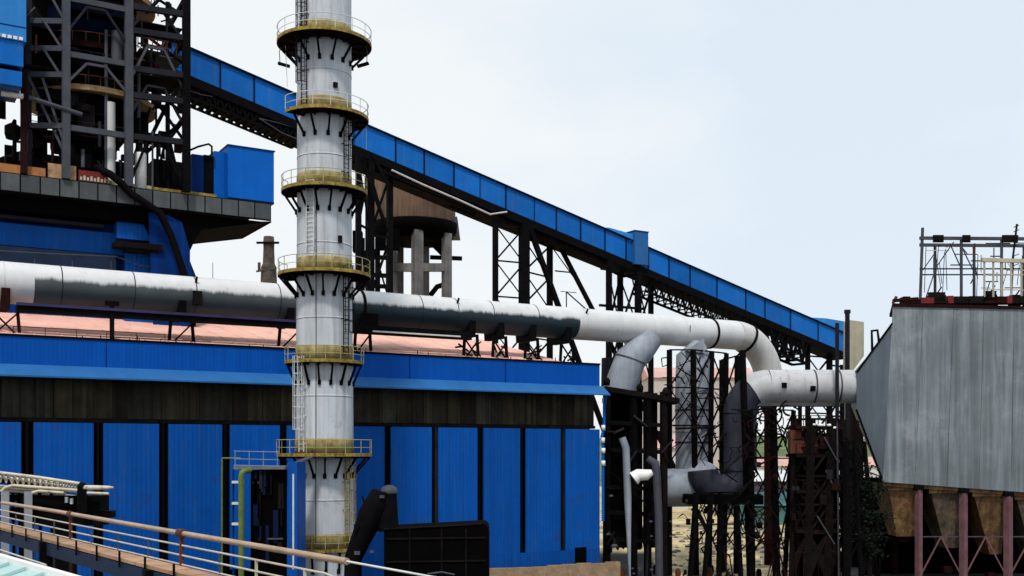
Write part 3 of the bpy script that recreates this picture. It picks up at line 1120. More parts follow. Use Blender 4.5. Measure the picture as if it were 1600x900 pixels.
# skirt panels
pitch = 1.52
u = ur - 0.05
while u - pitch > ul:
    MB().fbox(u - pitch + 0.06, u - 0.06, WT - 0.02, WT + 0.06, ZD - 1.5, ZD - 0.1).build('skirt_panel', 'skirt', tw)
    u -= pitch
MB().fbox(ul, ur, WT + 0.062, WT + 0.2, ZD - 1.62, ZD - 0.02).build('skirt_frame', 'black', tw)
# underside of the overhang with curved bracket
poly = [(ur, ZD - 1.55), (tu(424), ZD - 1.75)]
prof2 = [(424, 346), (316, 359), (306, 372), (297, 392), (297, 408), (306, 431), (306, 520), (262, 520), (250, 400), (225, 345), (200, 322)]
pts = []
for px, py in prof2:
    a, z = uz(px, py, DT + 0.6)
    pts.append(ft(a, WT + 0.6, z))
pts.append(ft(tu(424, DT + 0.6), WT + 0.6, ZD - 1.64))
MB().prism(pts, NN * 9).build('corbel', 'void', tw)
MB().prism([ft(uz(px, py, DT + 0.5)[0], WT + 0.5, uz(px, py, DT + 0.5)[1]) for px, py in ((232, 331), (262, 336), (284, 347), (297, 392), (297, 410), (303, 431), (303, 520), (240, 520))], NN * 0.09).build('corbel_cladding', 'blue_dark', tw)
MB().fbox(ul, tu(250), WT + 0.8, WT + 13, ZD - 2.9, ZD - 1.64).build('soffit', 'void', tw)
# clad pedestal
zz = [uz(100, y, DT + 2)[1] for y in (322, 362, 392, 415, 470)]
MB().fbox(ul, tu(262, DT + 3), WT + 3, WT + 12, 6, ZD - 2.9).build('pedestal', 'blue_dark', tw)
a0 = uz(60, 360, DT + 2)[1]
MB().fbox(ul, tu(232, DT + 2.2), WT + 2.2, WT + 2.97, uz(0, 382, DT + 2.2)[1], uz(0, 347, DT + 2.2)[1]).build('cladding_band', 'blue_wall', tw)
MB().fbox(ul, tu(180, DT + 2.4), WT + 2.0, WT + 2.97, uz(0, 382, DT + 2.2)[1] - 2.2, uz(0, 382, DT + 2.2)[1] - 0.1).build('cladding_band', 'blue_grey', tw)
MB().fbox(ul, tu(160, DT + 2.4), WT + 1.6, WT + 2.17, uz(0, 346, DT + 2.2)[1] + 0.25, uz(0, 346, DT + 2.2)[1] + 0.5).build('pipe_tray', 'steel_dark', tw)
MB().fbox(tu(182, DT + 1.4), tu(262, DT + 1.4), WT + 1.2, WT + 3.4, uz(220, 376, DT + 1.4)[1], uz(220, 324, DT + 1.4)[1]).build('bay', 'blue_wall', tw)
lb = MB()
p = ft(tu(215, DT + 0.9), WT + 1.0, uz(215, 386, DT + 1)[1])
lb.box(p, (4.0, 1.6, 0.5), ROTF)
lb.box(p + U * 0.3 + Vector((0, 0, -0.35)), (2.8, 1.2, 0.3), ROTF)
lb.build('catwalk', 'soot', tw)
MB().fbox(tu(195, DT + 2), tu(296, DT + 2), WT + 1.8, WT + 3.0, 16, uz(220, 392, DT + 2)[1]).build('pedestal_bay', 'blue_wall', tw)
rl = MB()
for px, py in ((60, 398), (120, 401), (182, 402)):
    a, z = uz(px, py, DT - 1)
    rl.tube(ft(a, WT - 1 + 2.3, z - 1.4), ft(a, WT + 1.3, z), 0.04, 5)
rl.path([ft(tu(px, DT + 1.3), WT + 1.3, uz(px, py, DT + 1.3)[1]) for px, py in ((0, 392), (90, 397), (182, 401), (220, 415), (300, 425))], 0.05, 5)
rl.build('cable_rail', 'steel', tw)
# thick black downcomer crossing the skirt
pts = [ft(tu(150, DT + 1.2), WT + 1.2, uz(150, 262, DT + 1.2)[1])] + [ft(tu(px, DT - 0.45), WT - 0.45, uz(px, py, DT - 0.45)[1]) for px, py in ((172, 272), (188, 285), (205, 303), (228, 318), (250, 333), (266, 365), (280, 405), (292, 440), (296, 470))]
MB().path(pts, 0.32, 14).build('downcomer', 'black', tw)

# lattice frame
ZB2 = ZD
ZTOP = uz(100, -90, DT)[1]
lev = [37.8, 42.0, 44.3, 46.5, 48.8, 51.5, 54]
cols = [(44, DT + 1.5, 0.5, 'steel_dark'), (103, DT, 0.62, 'steel'), (201, DT, 0.66, 'steel'), (291, DT - 0.6, 0.62, 'black'), (228, DT + 8, 0.4, 'black'), (262, DT + 8, 0.36, 'black'), (150, DT + 9, 0.4, 'black'), (70, DT + 9, 0.4, 'black')]
CU = {}
for px, D, w, m in cols:
    u = tu(px, D)
    CU[px] = u
    bar('column', ft(u, D - D0, ZD), ft(u, D - D0, ZTOP), w, m, tw, beam=False)


def tbeam(pa, Da, pb, Db, z, w, m, name='beam', dz=0.0):
    bar(name, ft(tu(pa, Da), Da - D0, z), ft(tu(pb, Db), Db - D0, z + dz), w, m, tw, w * 1.3)


for z in (38.1, 42.4, 44.6, 46.9, 49.2):
    tbeam(44, DT + 1.5, 103, DT, z, 0.34, 'steel')
for z in (38.0, 44.2, 48.9, 51.8):
    tbeam(103, DT, 201, DT, z, 0.36, 'steel')
for z in (38.0, 41.6, 43.9, 47.2, 49.3, 52):
    tbeam(201, DT, 291, DT - 0.6, z, 0.38, 'steel_dark')
for z in (40, 43.5, 47, 50.5):
    tbeam(150, DT + 9, 262, DT + 8, z, 0.3, 'black')
    tbeam(291, DT - .6, 262, DT + 8, z + 0.4, 0.3, 'black')
# chevron braces
for pa, pb, z0, z1, m in ((103, 201, 41.9, 43.6, 'steel'), (201, 291, 43.1, 46.0, 'steel'), (201, 291, 40.0, 42.6, 'steel_dark'), (103, 201, 46.2, 48.4, 'steel_dark'), (201, 291, 47.4, 49.2, 'steel_dark'), (201, 291, 34.2, 37.8, 'black')):
    ua, ub = CU[pa], CU[pb]
    w = WT - 0.15
    d = ub - ua
    b = MB()
    b.bar(ft(ua + 0.2, w, z0), ft(ua + d * 0.32, w, z1), 0.2)
    b.bar(ft(ua + d * 0.32, w, z1), ft(ua + d * 0.62, w, z1), 0.2)
    b.bar(ft(ua + d * 0.62, w, z1), ft(ub - 0.2, w, z0 - 0.2), 0.2)
    b.build('chevron_brace', m, tw)
# single diagonals of the near bay
for z0, z1 in ((50.2, 47.0), (47.0, 44.3), (44.6, 41.9), (42.0, 36.6)):
    bar('diagonal', ft(CU[44] + 1.0, WT + 0.6, z0), ft(CU[103] - 0.1, WT + 0.1, z1), 0.2, 'steel', tw)
bar('diagonal', ft(CU[44], WT + 1.3, 42.2), ft(CU[44] + 2.6, WT + 0.5, 36.2), 0.22, 'steel', tw)
for (pa, za, pb, zb) in ((201, 36.3, 291, 40.3), (201, 35, 262, 41.4), (262, 38.5, 291, 33.8), (228, 44, 291, 40.6), (228, 48.5, 291, 45), (228, 52.5, 291, 49.3), (262, 53, 228, 49)):
    ua = tu(pa, DT + 4)
    ub = tu(pb, DT + 0)
    bar('diagonal', ft(ua, WT + 4, za), ft(ub, WT, zb), 0.24, 'black', tw)
for (pa, za, pb, zb) in ((240, 34, 262, 39.4), (262, 39.4, 285, 34), (206, 36.2, 235, 41.4), (291, 38.6, 250, 41.6)):
    bar('diagonal', ft(tu(pa, DT + 2), WT + 2, za), ft(tu(pb, DT + 2), WT + 2, zb), 0.22, 'black', tw)
# furnace vessel inside
vc = ft(tu(140, DT + 6.5), WT + 6.5, 0)
MB().lathe(vc, [(1.5, ZD), (1.5, 36.6), (2.2, 38.6), (4.2, 41.6), (4.8, 43.2), (3.9, 46.0), (3.9, 50), (4.2, 52), (3.5, 56), (0.01, 56)], 36).build('furnace_shell', 'soot', tw)
MB().lathe(vc, [(3.95, 47.3), (4.05, 47.3), (4.05, 49.7), (3.95, 49.7)], 36).build('shell_band', 'navy', tw)
for z, r, m in ((42.0, 5.7, 'tan'), (51.2, 5.6, 'tan'), (45.9, 5.2, 'rust_dark')):
    q = MB()
    q.lathe(vc, [(r, z - 0.28), (r + 0.08, z - 0.28), (r + 0.08, z + 0.18), (r, z + 0.18), (4.0, z + 0.1), (4.0, z - 0.1), (r, z - 0.28)], 36, smooth=False)
    ring = q.build('ring_platform', m, tw)
    q = MB()
    for k in range(30):
        a = 2 * math.pi * k / 30
        pnt = vc + Vector((math.cos(a) * r, math.sin(a) * r, z))
        q.bar(pnt, pnt + Vector((0, 0, 1.0)), 0.07)
    q.path([vc + Vector((math.cos(a) * r, math.sin(a) * r, z + 1.0)) for a in [2 * math.pi * k / 36 for k in range(36)]], 0.05, 4, closed=True)
    q.build('ring_rail', 'rust', ring)
tube('riser_pipe', ft(tu(172, DT + 1.2), WT + 1.2, ZD), ft(tu(172, DT + 1.2), WT + 1.2, 41.0), 0.45, 'duct', tw, 14)
tube('riser_pipe', ft(tu(183, DT + 1.0), WT + 1.0, 44.3), ft(tu(183, DT + 1.0), WT + 1.0, 47.2), 0.5, 'steel', tw, 12)
tube('riser_pipe', ft(tu(166, DT + 1.0), WT + 1.0, ZD), ft(tu(166, DT + 1.0), WT + 1.0, 47.2), 0.16, 'steel', tw, 8)
tube('cross_pipe', ft(tu(45, DT - 0.4), WT - 0.4, 39.9), ft(tu(128, DT - 0.2), WT - 0.2, 39.2), 0.2, 'steel', tw, 12)
tube('cross_pipe', ft(tu(2, DT - 0.4), WT - 0.4, 39.9), ft(tu(36, DT - 0.4), WT - 0.4, 39.9), 0.22, 'rail_white', tw, 10)
# platform with orange rail seen through the frame
q = MB()
q.fbox(tu(212, DT + 3), tu(282, DT + 3), WT + 1.5, WT + 6, 46.1, 46.35)
q.build('service_floor', 'steel_dark', tw)
q = MB()
for i in range(9):
    uu = tu(214, DT + 2) + i * 0.42
    q.bar(ft(uu, WT + 1.6, 46.35), ft(uu, WT + 1.6, 47.4), 0.07)
q.bar(ft(tu(214, DT + 2), WT + 1.6, 46.8), ft(tu(262, DT + 2), WT + 1.6, 46.8), 0.14)
q.bar(ft(tu(214, DT + 2), WT + 1.6, 47.4), ft(tu(262, DT + 2), WT + 1.6, 47.4), 0.1)
q.build('floor_rail', 'rust', tw)
# dense pipework inside, one mesh per run
rnd = random.Random(5)
for i in range(34):
    px = rnd.uniform(0, 250)
    z = rnd.choice([34.2, 35.0, 36, 37, 38.5, 40, 41, 43, 45])
    D = DT + rnd.uniform(0.8, 3.0)
    pp = ft(tu(px, D), D - D0, z)
    pts = [pp]
    for _ in range(rnd.randint(2, 4)):
        d = rnd.choice([U * rnd.uniform(-2.5, 2.5), Vector((0, 0, rnd.uniform(0.6, 2.2))), NN * rnd.uniform(0, 1.2)])
        pts.append(pts[-1] + d)
    pts = [Vector((p.x, p.y, max(ZD + 0.1, p.z))) for p in pts]
    MB().path(pts, rnd.uniform(0.06, 0.2), 7).build('pipe_run', rnd.choice(['black', 'soot', 'steel_dark', 'rust_dark', 'steel']), tw)
for px, z, s in ((10, 34, 1.6), (30, 34.2, 1.9), (75, 34, 1.5), (120, 34.0, 1.7), (150, 34, 1.2), (60, 36.6, 1.4), (90, 36.5, 1.2), (20, 37.2, 1.3), (130, 36.8, 1.3)):
    c = ft(tu(px, DT + 3), WT + 3, z + s / 2)
    MB().lathe(c, [(0.01, -s / 2), (s * .42, -s / 2), (s * .5, -s * .2), (s * .5, s * .3), (s * .2, s / 2), (0.01, s / 2)], 14).build('machine', 'soot', tw)
for a_, b_, z0_, z1_ in ((-60, -14, ZD, 38), (6, 20, ZD, 37), (34, 66, ZD, 37.6), (80, 112, ZD, 36.4), (128, 150, ZD, 37.4), (-60, 8, 39.2, 42.4), (60, 110, 39.4, 41.8)):
    MB().fbox(tu(a_, DT + 5), tu(b_, DT + 5), WT + 4.4, WT + 4.6, z0_, z1_).build('wind_wall', 'soot', tw)
MB().fbox(ul, tu(100, DT + 5), WT + 5, WT + 5.2, 42.4, 52).build('wind_wall', 'soot', tw)
for z, a, b, w0, w1 in ((37.9, 46, 200, 1.2, 5), (42.1, 46, 100, 1.5, 5), (46.6, 46, 100, 1.5, 5), (44.0, 104, 200, 1.0, 3.5), (48.7, 104, 290, 1.2, 5), (44.0, 204, 288, 1.0, 5.5)):
    MB().fbox(tu(a), tu(b), WT + w0, WT + w1, z - 0.12, z).build('grating_floor', 'soot', tw)
rnd = random.Random(15)
for i in range(30):
    px = rnd.uniform(48, 205)
    z = rnd.uniform(ZD + 0.2, 41.2)
    wd, hh = rnd.uniform(0.5, 2.2), rnd.uniform(0.5, 2.4)
    D = DT + rnd.uniform(1.2, 4)
    uu = tu(px, D)
    MB().fbox(uu, uu + wd, D - D0, D - D0 + 0.5, z, min(z + hh, 41.8)).build('equipment_casing', rnd.choice(['black', 'void', 'soot', 'soot', 'steel_dark']), tw)
for i in range(12):
    px = rnd.uniform(206, 286)
    z = rnd.choice([ZD, 37.9, 41.7, 44.0, 47.3])
    D = DT + rnd.uniform(0.6, 3)
    uu = tu(px, D)
    MB().fbox(uu, uu + rnd.uniform(0.3, 0.9), D - D0, D - D0 + 0.5, z, z + rnd.uniform(0.5, 1.5)).build('equipment_casing', rnd.choice(['black', 'soot', 'rust_dark']), tw)
rnd = random.Random(52)
for i in range(36):
    px = rnd.uniform(46, 288)
    z = rnd.uniform(ZD + 0.3, 50)
    D = DT + rnd.uniform(0.4, 2.6)
    p = ft(tu(px, D), D - D0, z)
    q_ = p + rnd.choice([Vector((0, 0, rnd.uniform(1, 3))), U * rnd.uniform(0.8, 2.6), U * rnd.uniform(-1.5, 1.5) + Vector((0, 0, rnd.uniform(-1.5, 1.5)))])
    tube('small_pipe', p, q_, rnd.uniform(0.04, 0.11), rnd.choice(['steel', 'steel_dark', 'steel_dark', 'soot', 'rust', 'duct_dim']), tw, 6)
for z, a, b, w in ((37.95, 46, 198, 1.1), (44.05, 104, 198, 0.9), (44.05, 204, 286, 0.9), (42.15, 46, 100, 1.4), (48.75, 104, 198, 1.1)):
    q = MB()
    ua_, ub_2 = tu(a, DT + w), tu(b, DT + w)
    for hh in (0.5, 1.0):
        q.bar(ft(ua_, WT + w, z + hh), ft(ub_2, WT + w, z + hh), 0.05)
    k_ = int((ub_2 - ua_) / 0.9)
    for i in range(k_ + 1):
        uu = ua_ + (ub_2 - ua_) * i / k_
        q.bar(ft(uu, WT + w, z), ft(uu, WT + w, z + 1.0), 0.05)
    q.build('floor_railing', 'steel_dark', tw)
# orange toe boards along the platform edge
for a, b, z0, z1, m in ((-60, 72, 0.02, 0.75, 'orange'), (76, 120, 0.02, 1.25, 'tan'), (124, 170, 0.02, 1.0, 'red'), (238, 340, 0.02, 0.3, 'yellow'), (210, 238, 0.02, 0.35, 'mustard')):
    MB().fbox(tu(a), tu(b), WT + 0.35, WT + 0.45, ZD + z0, ZD + z1).build('toe_board', m, tw)
q = MB()
for i in range(9):
    uu = tu(126) + i * 0.28
    q.fbox(uu, uu + 0.17, WT + 0.3, WT + 0.345, ZD + 0.15, ZD + 0.42 + 0.12 * (i % 2))
q.build('pale_fitting', 'cream', tw)
q = MB()
rnd = random.Random(9)
for i in range(16):
    c = ft(tu(rnd.uniform(172, 212)), WT + 0.7, ZD + rnd.uniform(0.1, 0.7))
    q.box(c, (rnd.uniform(.2, .5), .3, rnd.uniform(.1, .4)), ROTF)
q.build('fitting_heap', 'mustard', tw)
bar('red_post', ft(tu(38, DT - 0.2), WT - 0.2 + 0.3, ZD), ft(tu(38, DT - 0.2), WT + 0.1, 42.2), 0.5, 'rust_dark', tw)
tube('rail_post', ft(tu(240), WT + 0.4, ZD), ft(tu(240), WT + 0.4, ZD + 5.2), 0.09, 'steel', tw)
# clad hopper house on the tower
hz0, hz1 = uz(20, 132, DT - 2)[1], uz(20, -40, DT - 2)[1]
uh = tu(41, DT - 2)
MB().fbox(ul, uh, WT - 2, WT + 3, uz(20, 62, DT - 2)[1], hz1).build('hopper_house', 'blue_light', tw)
hh = MB().fbox(ul, uh - 0.2, WT - 1.9, WT + 3, hz0 + 1.6, uz(20, 62, DT - 2)[1] - 0.02).build('hopper_skirt', 'blue_panel', tw)
MB().fbox(ul, uh - 0.3, WT - 1.8, WT + 3, hz0, hz0 + 1.2).build('hopper_foot', 'blue_panel', tw)
MB().fbox(ul, uh - 0.4, WT - 1.4, WT + 3, hz0 + 1.2, hz0 + 1.6).build('hopper_gap', 'void', tw)
q = MB()
for i in range(8):
    uu = uh - 0.25 - i * 0.42
    q.fbox(uu - 0.3, uu, WT - 2.1, WT - 2.02, uz(20, 62, DT - 2)[1] + 0.05, uz(20, 62, DT - 2)[1] + 0.3 + 0.3 * (i > 3) * (i % 3 != 1))
q.build('pale_flashing', 'white', tw)
MB().fbox(ul, uh, WT - 2.03, WT - 2.003, uz(20, 40, DT - 2)[1] - 0.04, uz(20, 40, DT - 2)[1] + 0.04).build('sheet_joint', 'blue_dark', tw)

# things on the platform
cbn = thing('equipment_cabin', 'bright blue sheet metal cabin on the corner of the tower platform', 'cabin', ft(tu(390), WT + 2, ZD))
ca, cb_ = tu(356, DT + 0.3), tu(428, DT + 0.3)
zt1 = uz(356, 227, DT + 0.3)[1]
MB().fbox(ca, cb_, WT + 0.3, WT + 3.4, ZD + 0.02, zt1).build('body', 'blue_cabin', cbn)
MB().fbox(ca - 0.05, cb_ + 0.1, WT + 0.2, WT + 3.5, zt1 + 0.003, zt1 + 0.1).build('roof', 'blue_dark', cbn)
MB().fbox(tu(334, DT + 1.6), tu(352, DT + 1.6), WT + 1.5, WT + 3.2, ZD + 0.02, zt1 - 0.35).build('annex', 'blue_cabin', cbn)
MB().fbox(ca - 0.02, cb_ + 0.02, WT + 0.27, WT + 0.297, ZD + 0.02, ZD + 0.2).build('base_strip', 'navy', cbn)
sc = thing('switch_cabinet', 'narrow darker blue cabinet with pipe loop beside the platform cabin', 'cabinet', ft(tu(318), WT + 2, ZD))
MB().fbox(tu(300, DT + 1.5), tu(318, DT + 1.5), WT + 1.5, WT + 3, ZD + 0.3, ZD + 4.0).build('body', 'blue_dark', sc)
MB().fbox(tu(319, DT + 1.5), tu(334, DT + 1.5), WT + 1.6, WT + 2.6, ZD + 0.02, ZD + 4.1).build('cable_riser', 'black', sc)
MB().path([ft(tu(px, DT + 1), WT + 1, uz(px, py, DT + 1)[1]) for px, py in ((294, 236), (310, 229), (326, 225), (331, 229), (331, 242))], 0.1, 6).build('pipe_loop', 'black', sc)
vt = thing('vent_tank', 'slim silvery upright tank standing on the tower platform', 'tank', ft(tu(221, DT - 0.1), WT + 0.5, ZD))
c = ft(tu(222, DT - 0.1), WT + 0.51, 0)
MB().lathe(c, [(0.01, ZD), (0.5, ZD), (0.5, ZD + 3.0), (0.46, ZD + 3.15), (0.01, ZD + 3.25)], 20).build('shell', 'white', vt)
MB().lathe(c, [(0.2, ZD + 3.2), (0.2, ZD + 4.4), (0.01, ZD + 4.4)], 12).build('neck', 'steel_dark', vt)
bk = thing('machine_block', 'black boxy machine beneath an arched guard frame on tower platform', 'machine', ft(tu(262, DT + 1.5), WT + 2, ZD))
MB().fbox(tu(240, DT + 1.5), tu(290, DT + 1.5), WT + 1.5, WT + 4, ZD + 0.02, ZD + 3.1).build('body', 'black', bk)
q = MB()
for px in (214, 228, 246, 262):
    q.bar(ft(tu(px, DT + 1), WT + 1, ZD), ft(tu(px, DT + 1), WT + 1, ZD + 5.0), 0.2)
q.bar(ft(tu(214, DT + 1), WT + 1, ZD + 5.0), ft(tu(264, DT + 1), WT + 1, ZD + 5.0), 0.34)
q.path([ft(tu(px, DT + 1), WT + 0.9, ZD + z) for px, z in ((246, 3.0), (247, 4.3), (250, 4.8), (255, 4.3), (256, 3.0))], 0.09, 6)
q.build('guard_frame', 'black', bk)

# =================================================================== CONVEYOR GALLERY
DG = 105.0
WG = DG - D0
uA, zA = uz(300, 76, DG)
uB, zB = uz(1322, 521, DG)
sl_ = (zB - zA) / (uB - uA)


def zg(u):
    return zA + (u - uA) * sl_


gal = thing('conveyor_gallery', 'long sloping blue sheeted conveyor gallery descending from the furnace tower', 'conveyor', ft((uA + uB) / 2, WG + 1.5, 0))
HP = 2.65
GW = 3.0
u0g, u1g = uz(262, 76, DG)[0], uB
mull = [262, 344, 397, 470, 572, 618, 662.5, 709, 750, 790, 835, 869, 907, 945, 978, 1013, 1045, 1078, 1120, 1165, 1195, 1235, 1278, 1322]
mu = [uz(p, 300, DG)[0] for p in mull]
# exact u for a sloped point: the x pixel fixes u on this plane
for i in range(len(mu) - 1):
    a, b = mu[i], mu[i + 1]
    m = MB()
    m.prism([ft(a + 0.05, WG, zg(a) - 0.12), ft(b - 0.05, WG, zg(b) - 0.12), ft(b - 0.05, WG, zg(b) - HP), ft(a + 0.05, WG, zg(a) - HP)], NN * 0.06)
    m.build('side_sheet', 'blue_panel', gal)
for i, a in enumerate(mu):
    bar('mullion', ft(a, WG - 0.02, zg(a) - 0.05), ft(a, WG - 0.02, zg(a) - HP), 0.14 if i not in (4, 8, 10) else 0.06, 'navy' if i != 4 else 'duct_blue', gal)
m = MB()
m.prism([ft(u0g, WG - 0.25, zg(u0g) - 0.1), ft(u0g, WG - 0.25, zg(u0g) + 0.02), ft(u0g, WG + GW / 2, zg(u0g) + 0.55), ft(u0g, WG + GW + 0.25, zg(u0g) + 0.02), ft(u0g, WG + GW + .25, zg(u0g) - 0.1)], ft(u1g, 0, zg(u1g)) - ft(u0g, 0, zg(u0g)))
m.build('roof', 'navy', gal)
dv = ft(u1g, 0, zg(u1g)) - ft(u0g, 0, zg(u0g))
m = MB()
m.prism([ft(u0g, WG + GW, zg(u0g) - 0.1), ft(u0g, WG + GW + .06, zg(u0g) - 0.1), ft(u0g, WG + GW + .06, zg(u0g) - HP), ft(u0g, WG + GW, zg(u0g) - HP)], dv)
m.build('far_side', 'blue_dark', gal)
m = MB()
zf = zg(u0g) - HP
m.prism([ft(u0g, WG - 0.05, zf - 0.003), ft(u0g, WG + GW + 0.05, zf - 0.003), ft(u0g, WG + GW + 0.05, zf - 0.9), ft(u0g, WG - 0.05, zf - 0.9)], dv)
m.build('floor_girder', 'black', gal)
# deeper truss parts under the gallery
def gtruss(pa, pb, drop, wd, nm, m1='black', n=None, lace=0.12):
    a, b = uz(pa, 300, DG)[0], uz(pb, 300, DG)[0]
    n = n or int((b - a) / 1.4)
    t = MB()
    for w in (WG + 0.2, WG + GW - 0.2):
        t.bar(ft(a, w, zg(a) - HP - drop), ft(b, w, zg(b) - HP - drop), wd)
        for i in range(n):
            s = a + (b - a) * i / n
            e = a + (b - a) * (i + 1) / n
            md = (s + e) / 2
            t.bar(ft(s, w, zg(s) - HP - 0.85), ft(md, w, zg(md) - HP - drop), lace)
            t.bar(ft(md, w, zg(md) - HP - drop), ft(e, w, zg(e) - HP - 0.85), lace)
    for i in range(0, n + 1):
        s = a + (b - a) * i / n
        t.bar(ft(s, WG + 0.2, zg(s) - HP - drop), ft(s, WG + GW - 0.2, zg(s) - HP - drop), lace)
    t.build(nm, m1, gal)


gtruss(285, 470, 1.9, 0.2, 'under_truss', n=16, lace=0.2)
MB().prism([ft(uz(285, 0, DG)[0], WG + 0.5, zg(uz(285, 0, DG)[0]) - HP - 0.9), ft(uz(485, 0, DG)[0], WG + .5, zg(uz(485, 0, DG)[0]) - HP - 0.9), ft(uz(485, 0, DG)[0], WG + .5, zg(uz(485, 0, DG)[0]) - HP - 1.9), ft(uz(285, 0, DG)[0], WG + .5, zg(uz(285, 0, DG)[0]) - HP - 1.6)], NN * 2).build('belt_trough', 'black', gal)
gtruss(548, 790, 1.45, 0.22, 'under_truss', n=22, lace=0.2)
a, b = uz(548, 0, DG)[0], uz(960, 0, DG)[0]
MB().prism([ft(a, WG + .5, zg(a) - HP - 0.9), ft(b, WG + .5, zg(b) - HP - 0.9), ft(b, WG + .5, zg(b) - HP - 1.35), ft(a, WG + .5, zg(a) - HP - 1.75)], NN * 2).build('belt_trough', 'soot', gal)
gtruss(1010, 1262, 2.7, 0.26, 'under_truss', n=24, lace=0.14)
gtruss(1205, 1262, 3.6, 0.3, 'under_truss', n=4, lace=0.3)
# pale conduit slung below
pts = []
for px, dz in ((612, 1.6), (660, 1.75), (720, 1.8), (766, 1.95), (782, 1.3), (792, 0.9)):
    a = uz(px, 300, DG - 0.3)[0]
    pts.append(ft(a, WG - 0.3, zg(a) - HP - dz + 0.5))
MB().path(pts, 0.1, 7).build('slung_conduit', 'duct', gal)
# sag truss piece near the silo
pts = []
for px, py in ((702, 322), (738, 336), (772, 322)):
    a, z = uz(px, py, DG + 1)
    pts.append(ft(a, WG + 1, z))
MB().path(pts, 0.16, 6).build('drive_frame', 'black', gal)
# roof house
a, b = uz(992, 300, DG - 0.5)[0], uz(1013, 300, DG - 0.5)[0]
zt1, zb1 = uz(1003, 362, DG - 0.5)[1], uz(1003, 416, DG - 0.5)[1]
MB().fbox(a, b, WG - 0.5, WG + GW + 0.4, zb1 + 0.2, zt1).build('roof_house', 'blue_roof', gal)
a2 = uz(955, 300, DG)[0]
MB().hexa([ft(a2, WG + 0.6, zg(a2) - 0.3), ft(a - 0.01, WG - 0.1, zg(a) - 0.2), ft(a - 0.01, WG + GW, zg(a) - 0.2), ft(a2, WG + GW, zg(a2) - 0.3)],
          [ft(a2 + 0.2, WG + 0.6, zg(a2) + 0.55), ft(a - 0.01, WG - 0.1, zt1 - 0.35), ft(a - 0.01, WG + GW, zt1 + 0.1), ft(a2 + 0.2, WG + GW, zg(a2) + 1.0)]).build('roof_house_wing', 'blue_light', gal)
MB().fbox(a - 0.08, b + 0.08, WG - 0.58, WG + GW + 0.5, zt1 + 0.003, zt1 + 0.1).build('roof_house_top', 'blue_dark', gal)
a, b = uz(1290, 300, DG)[0], uz(1322, 300, DG)[0]
MB().hexa([ft(a, WG + 0.3, zg(a) - 0.2), ft(b, WG + 0.3, zg(b) - 0.2), ft(b, WG + GW, zg(b) - 0.2), ft(a, WG + GW, zg(a) - 0.2)],
          [ft(a + .3, WG + 0.3, zg(a) + 0.9), ft(b, WG + 0.3, zg(b) + 1.7), ft(b, WG + GW, zg(b) + 2.2), ft(a + .3, WG + GW, zg(a) + 1.3)]).build('tail_house', 'blue_light', gal)

# stay sheet hanging below the gallery by the chimney
q = MB()
pa = ft(uz(405, 0, DG)[0], WG, uz(405, 185, DG)[1])
pb_ = ft(uz(475, 0, DG)[0], WG, uz(475, 222, DG)[1])
q.path([pa, pa.lerp(pb_, 0.5) + Vector((0, 0, -0.25)), pb_], 0.06, 6)
pc = ft(uz(475, 0, DG)[0], WG, uz(475, 205, DG)[1])
q.path([pa, pa.lerp(pc, 0.5) + Vector((0, 0, 0.1)), pc], 0.05, 6)
q.path([ft(uz(285, 0, DG)[0], WG, uz(285, 138, DG)[1]), ft(uz(315, 0, DG)[0], WG, uz(315, 148, DG)[1]), ft(uz(332, 0, DG)[0], WG, uz(332, 151, DG)[1])], 0.04, 5)
solo('stay_cable', q, 'steel', 'thin pale stay cables slung under the gallery left of chimney', 'cable')


def trestle(label, legs, zb, rows, m='black', inclined=(), group='steel trestles carrying the conveyor gallery', pairs=None, bw=0.16, ztop=None):
    """legs: (px, D, width); braces X between consecutive legs"""
    us_ = [(uz(p, 400, D)[0], D - D0, w) for p, D, w in legs]
    t = thing('conveyor_trestle', label, 'trestle', ft(sum(a for a, _, _ in us_) / len(us_), sum(b for _, b, _ in us_) / len(us_), 0), group)
    tops = []
    for u, w, wd in us_:
        zt = (zg(u) - HP - 0.9) if ztop is None else ztop
        tops.append(zt)
        bar('leg', ft(u, w, 0), ft(u, w, zt), wd, m, t)
    pairs = pairs if pairs is not None else [(i, i + 1) for i in range(len(us_) - 1)]
    for i, j in pairs:
        (ua, wa, _), (ub, wb, _) = us_[i], us_[j]
        top = min(tops[i], tops[j]) - 0.3
        for k in range(rows):
            z0 = zb + (top - zb) * k / rows
            z1 = zb + (top - zb) * (k + 1) / rows
            bar('brace', ft(ua, wa - 0.05, z0), ft(ub, wb - 0.05, z1), bw, m, t)
            bar('brace', ft(ua, wa + 0.1, z1), ft(ub, wb + 0.1, z0), bw * 0.7, m, t)
            bar('strut', ft(ua, wa, z1), ft(ub, wb, z1), bw, m, t)
    for (pa, ya, pb, yb, D, wd) in inclined:
        a, za = uz(pa, ya, D)
        b, zb_ = uz(pb, yb, D)
        k = za / (za - zb_)
        bar('raking_leg', ft(a, D - D0, za), ft(a + (b - a) * k, D - D0, 0), wd, m, t)
    return t


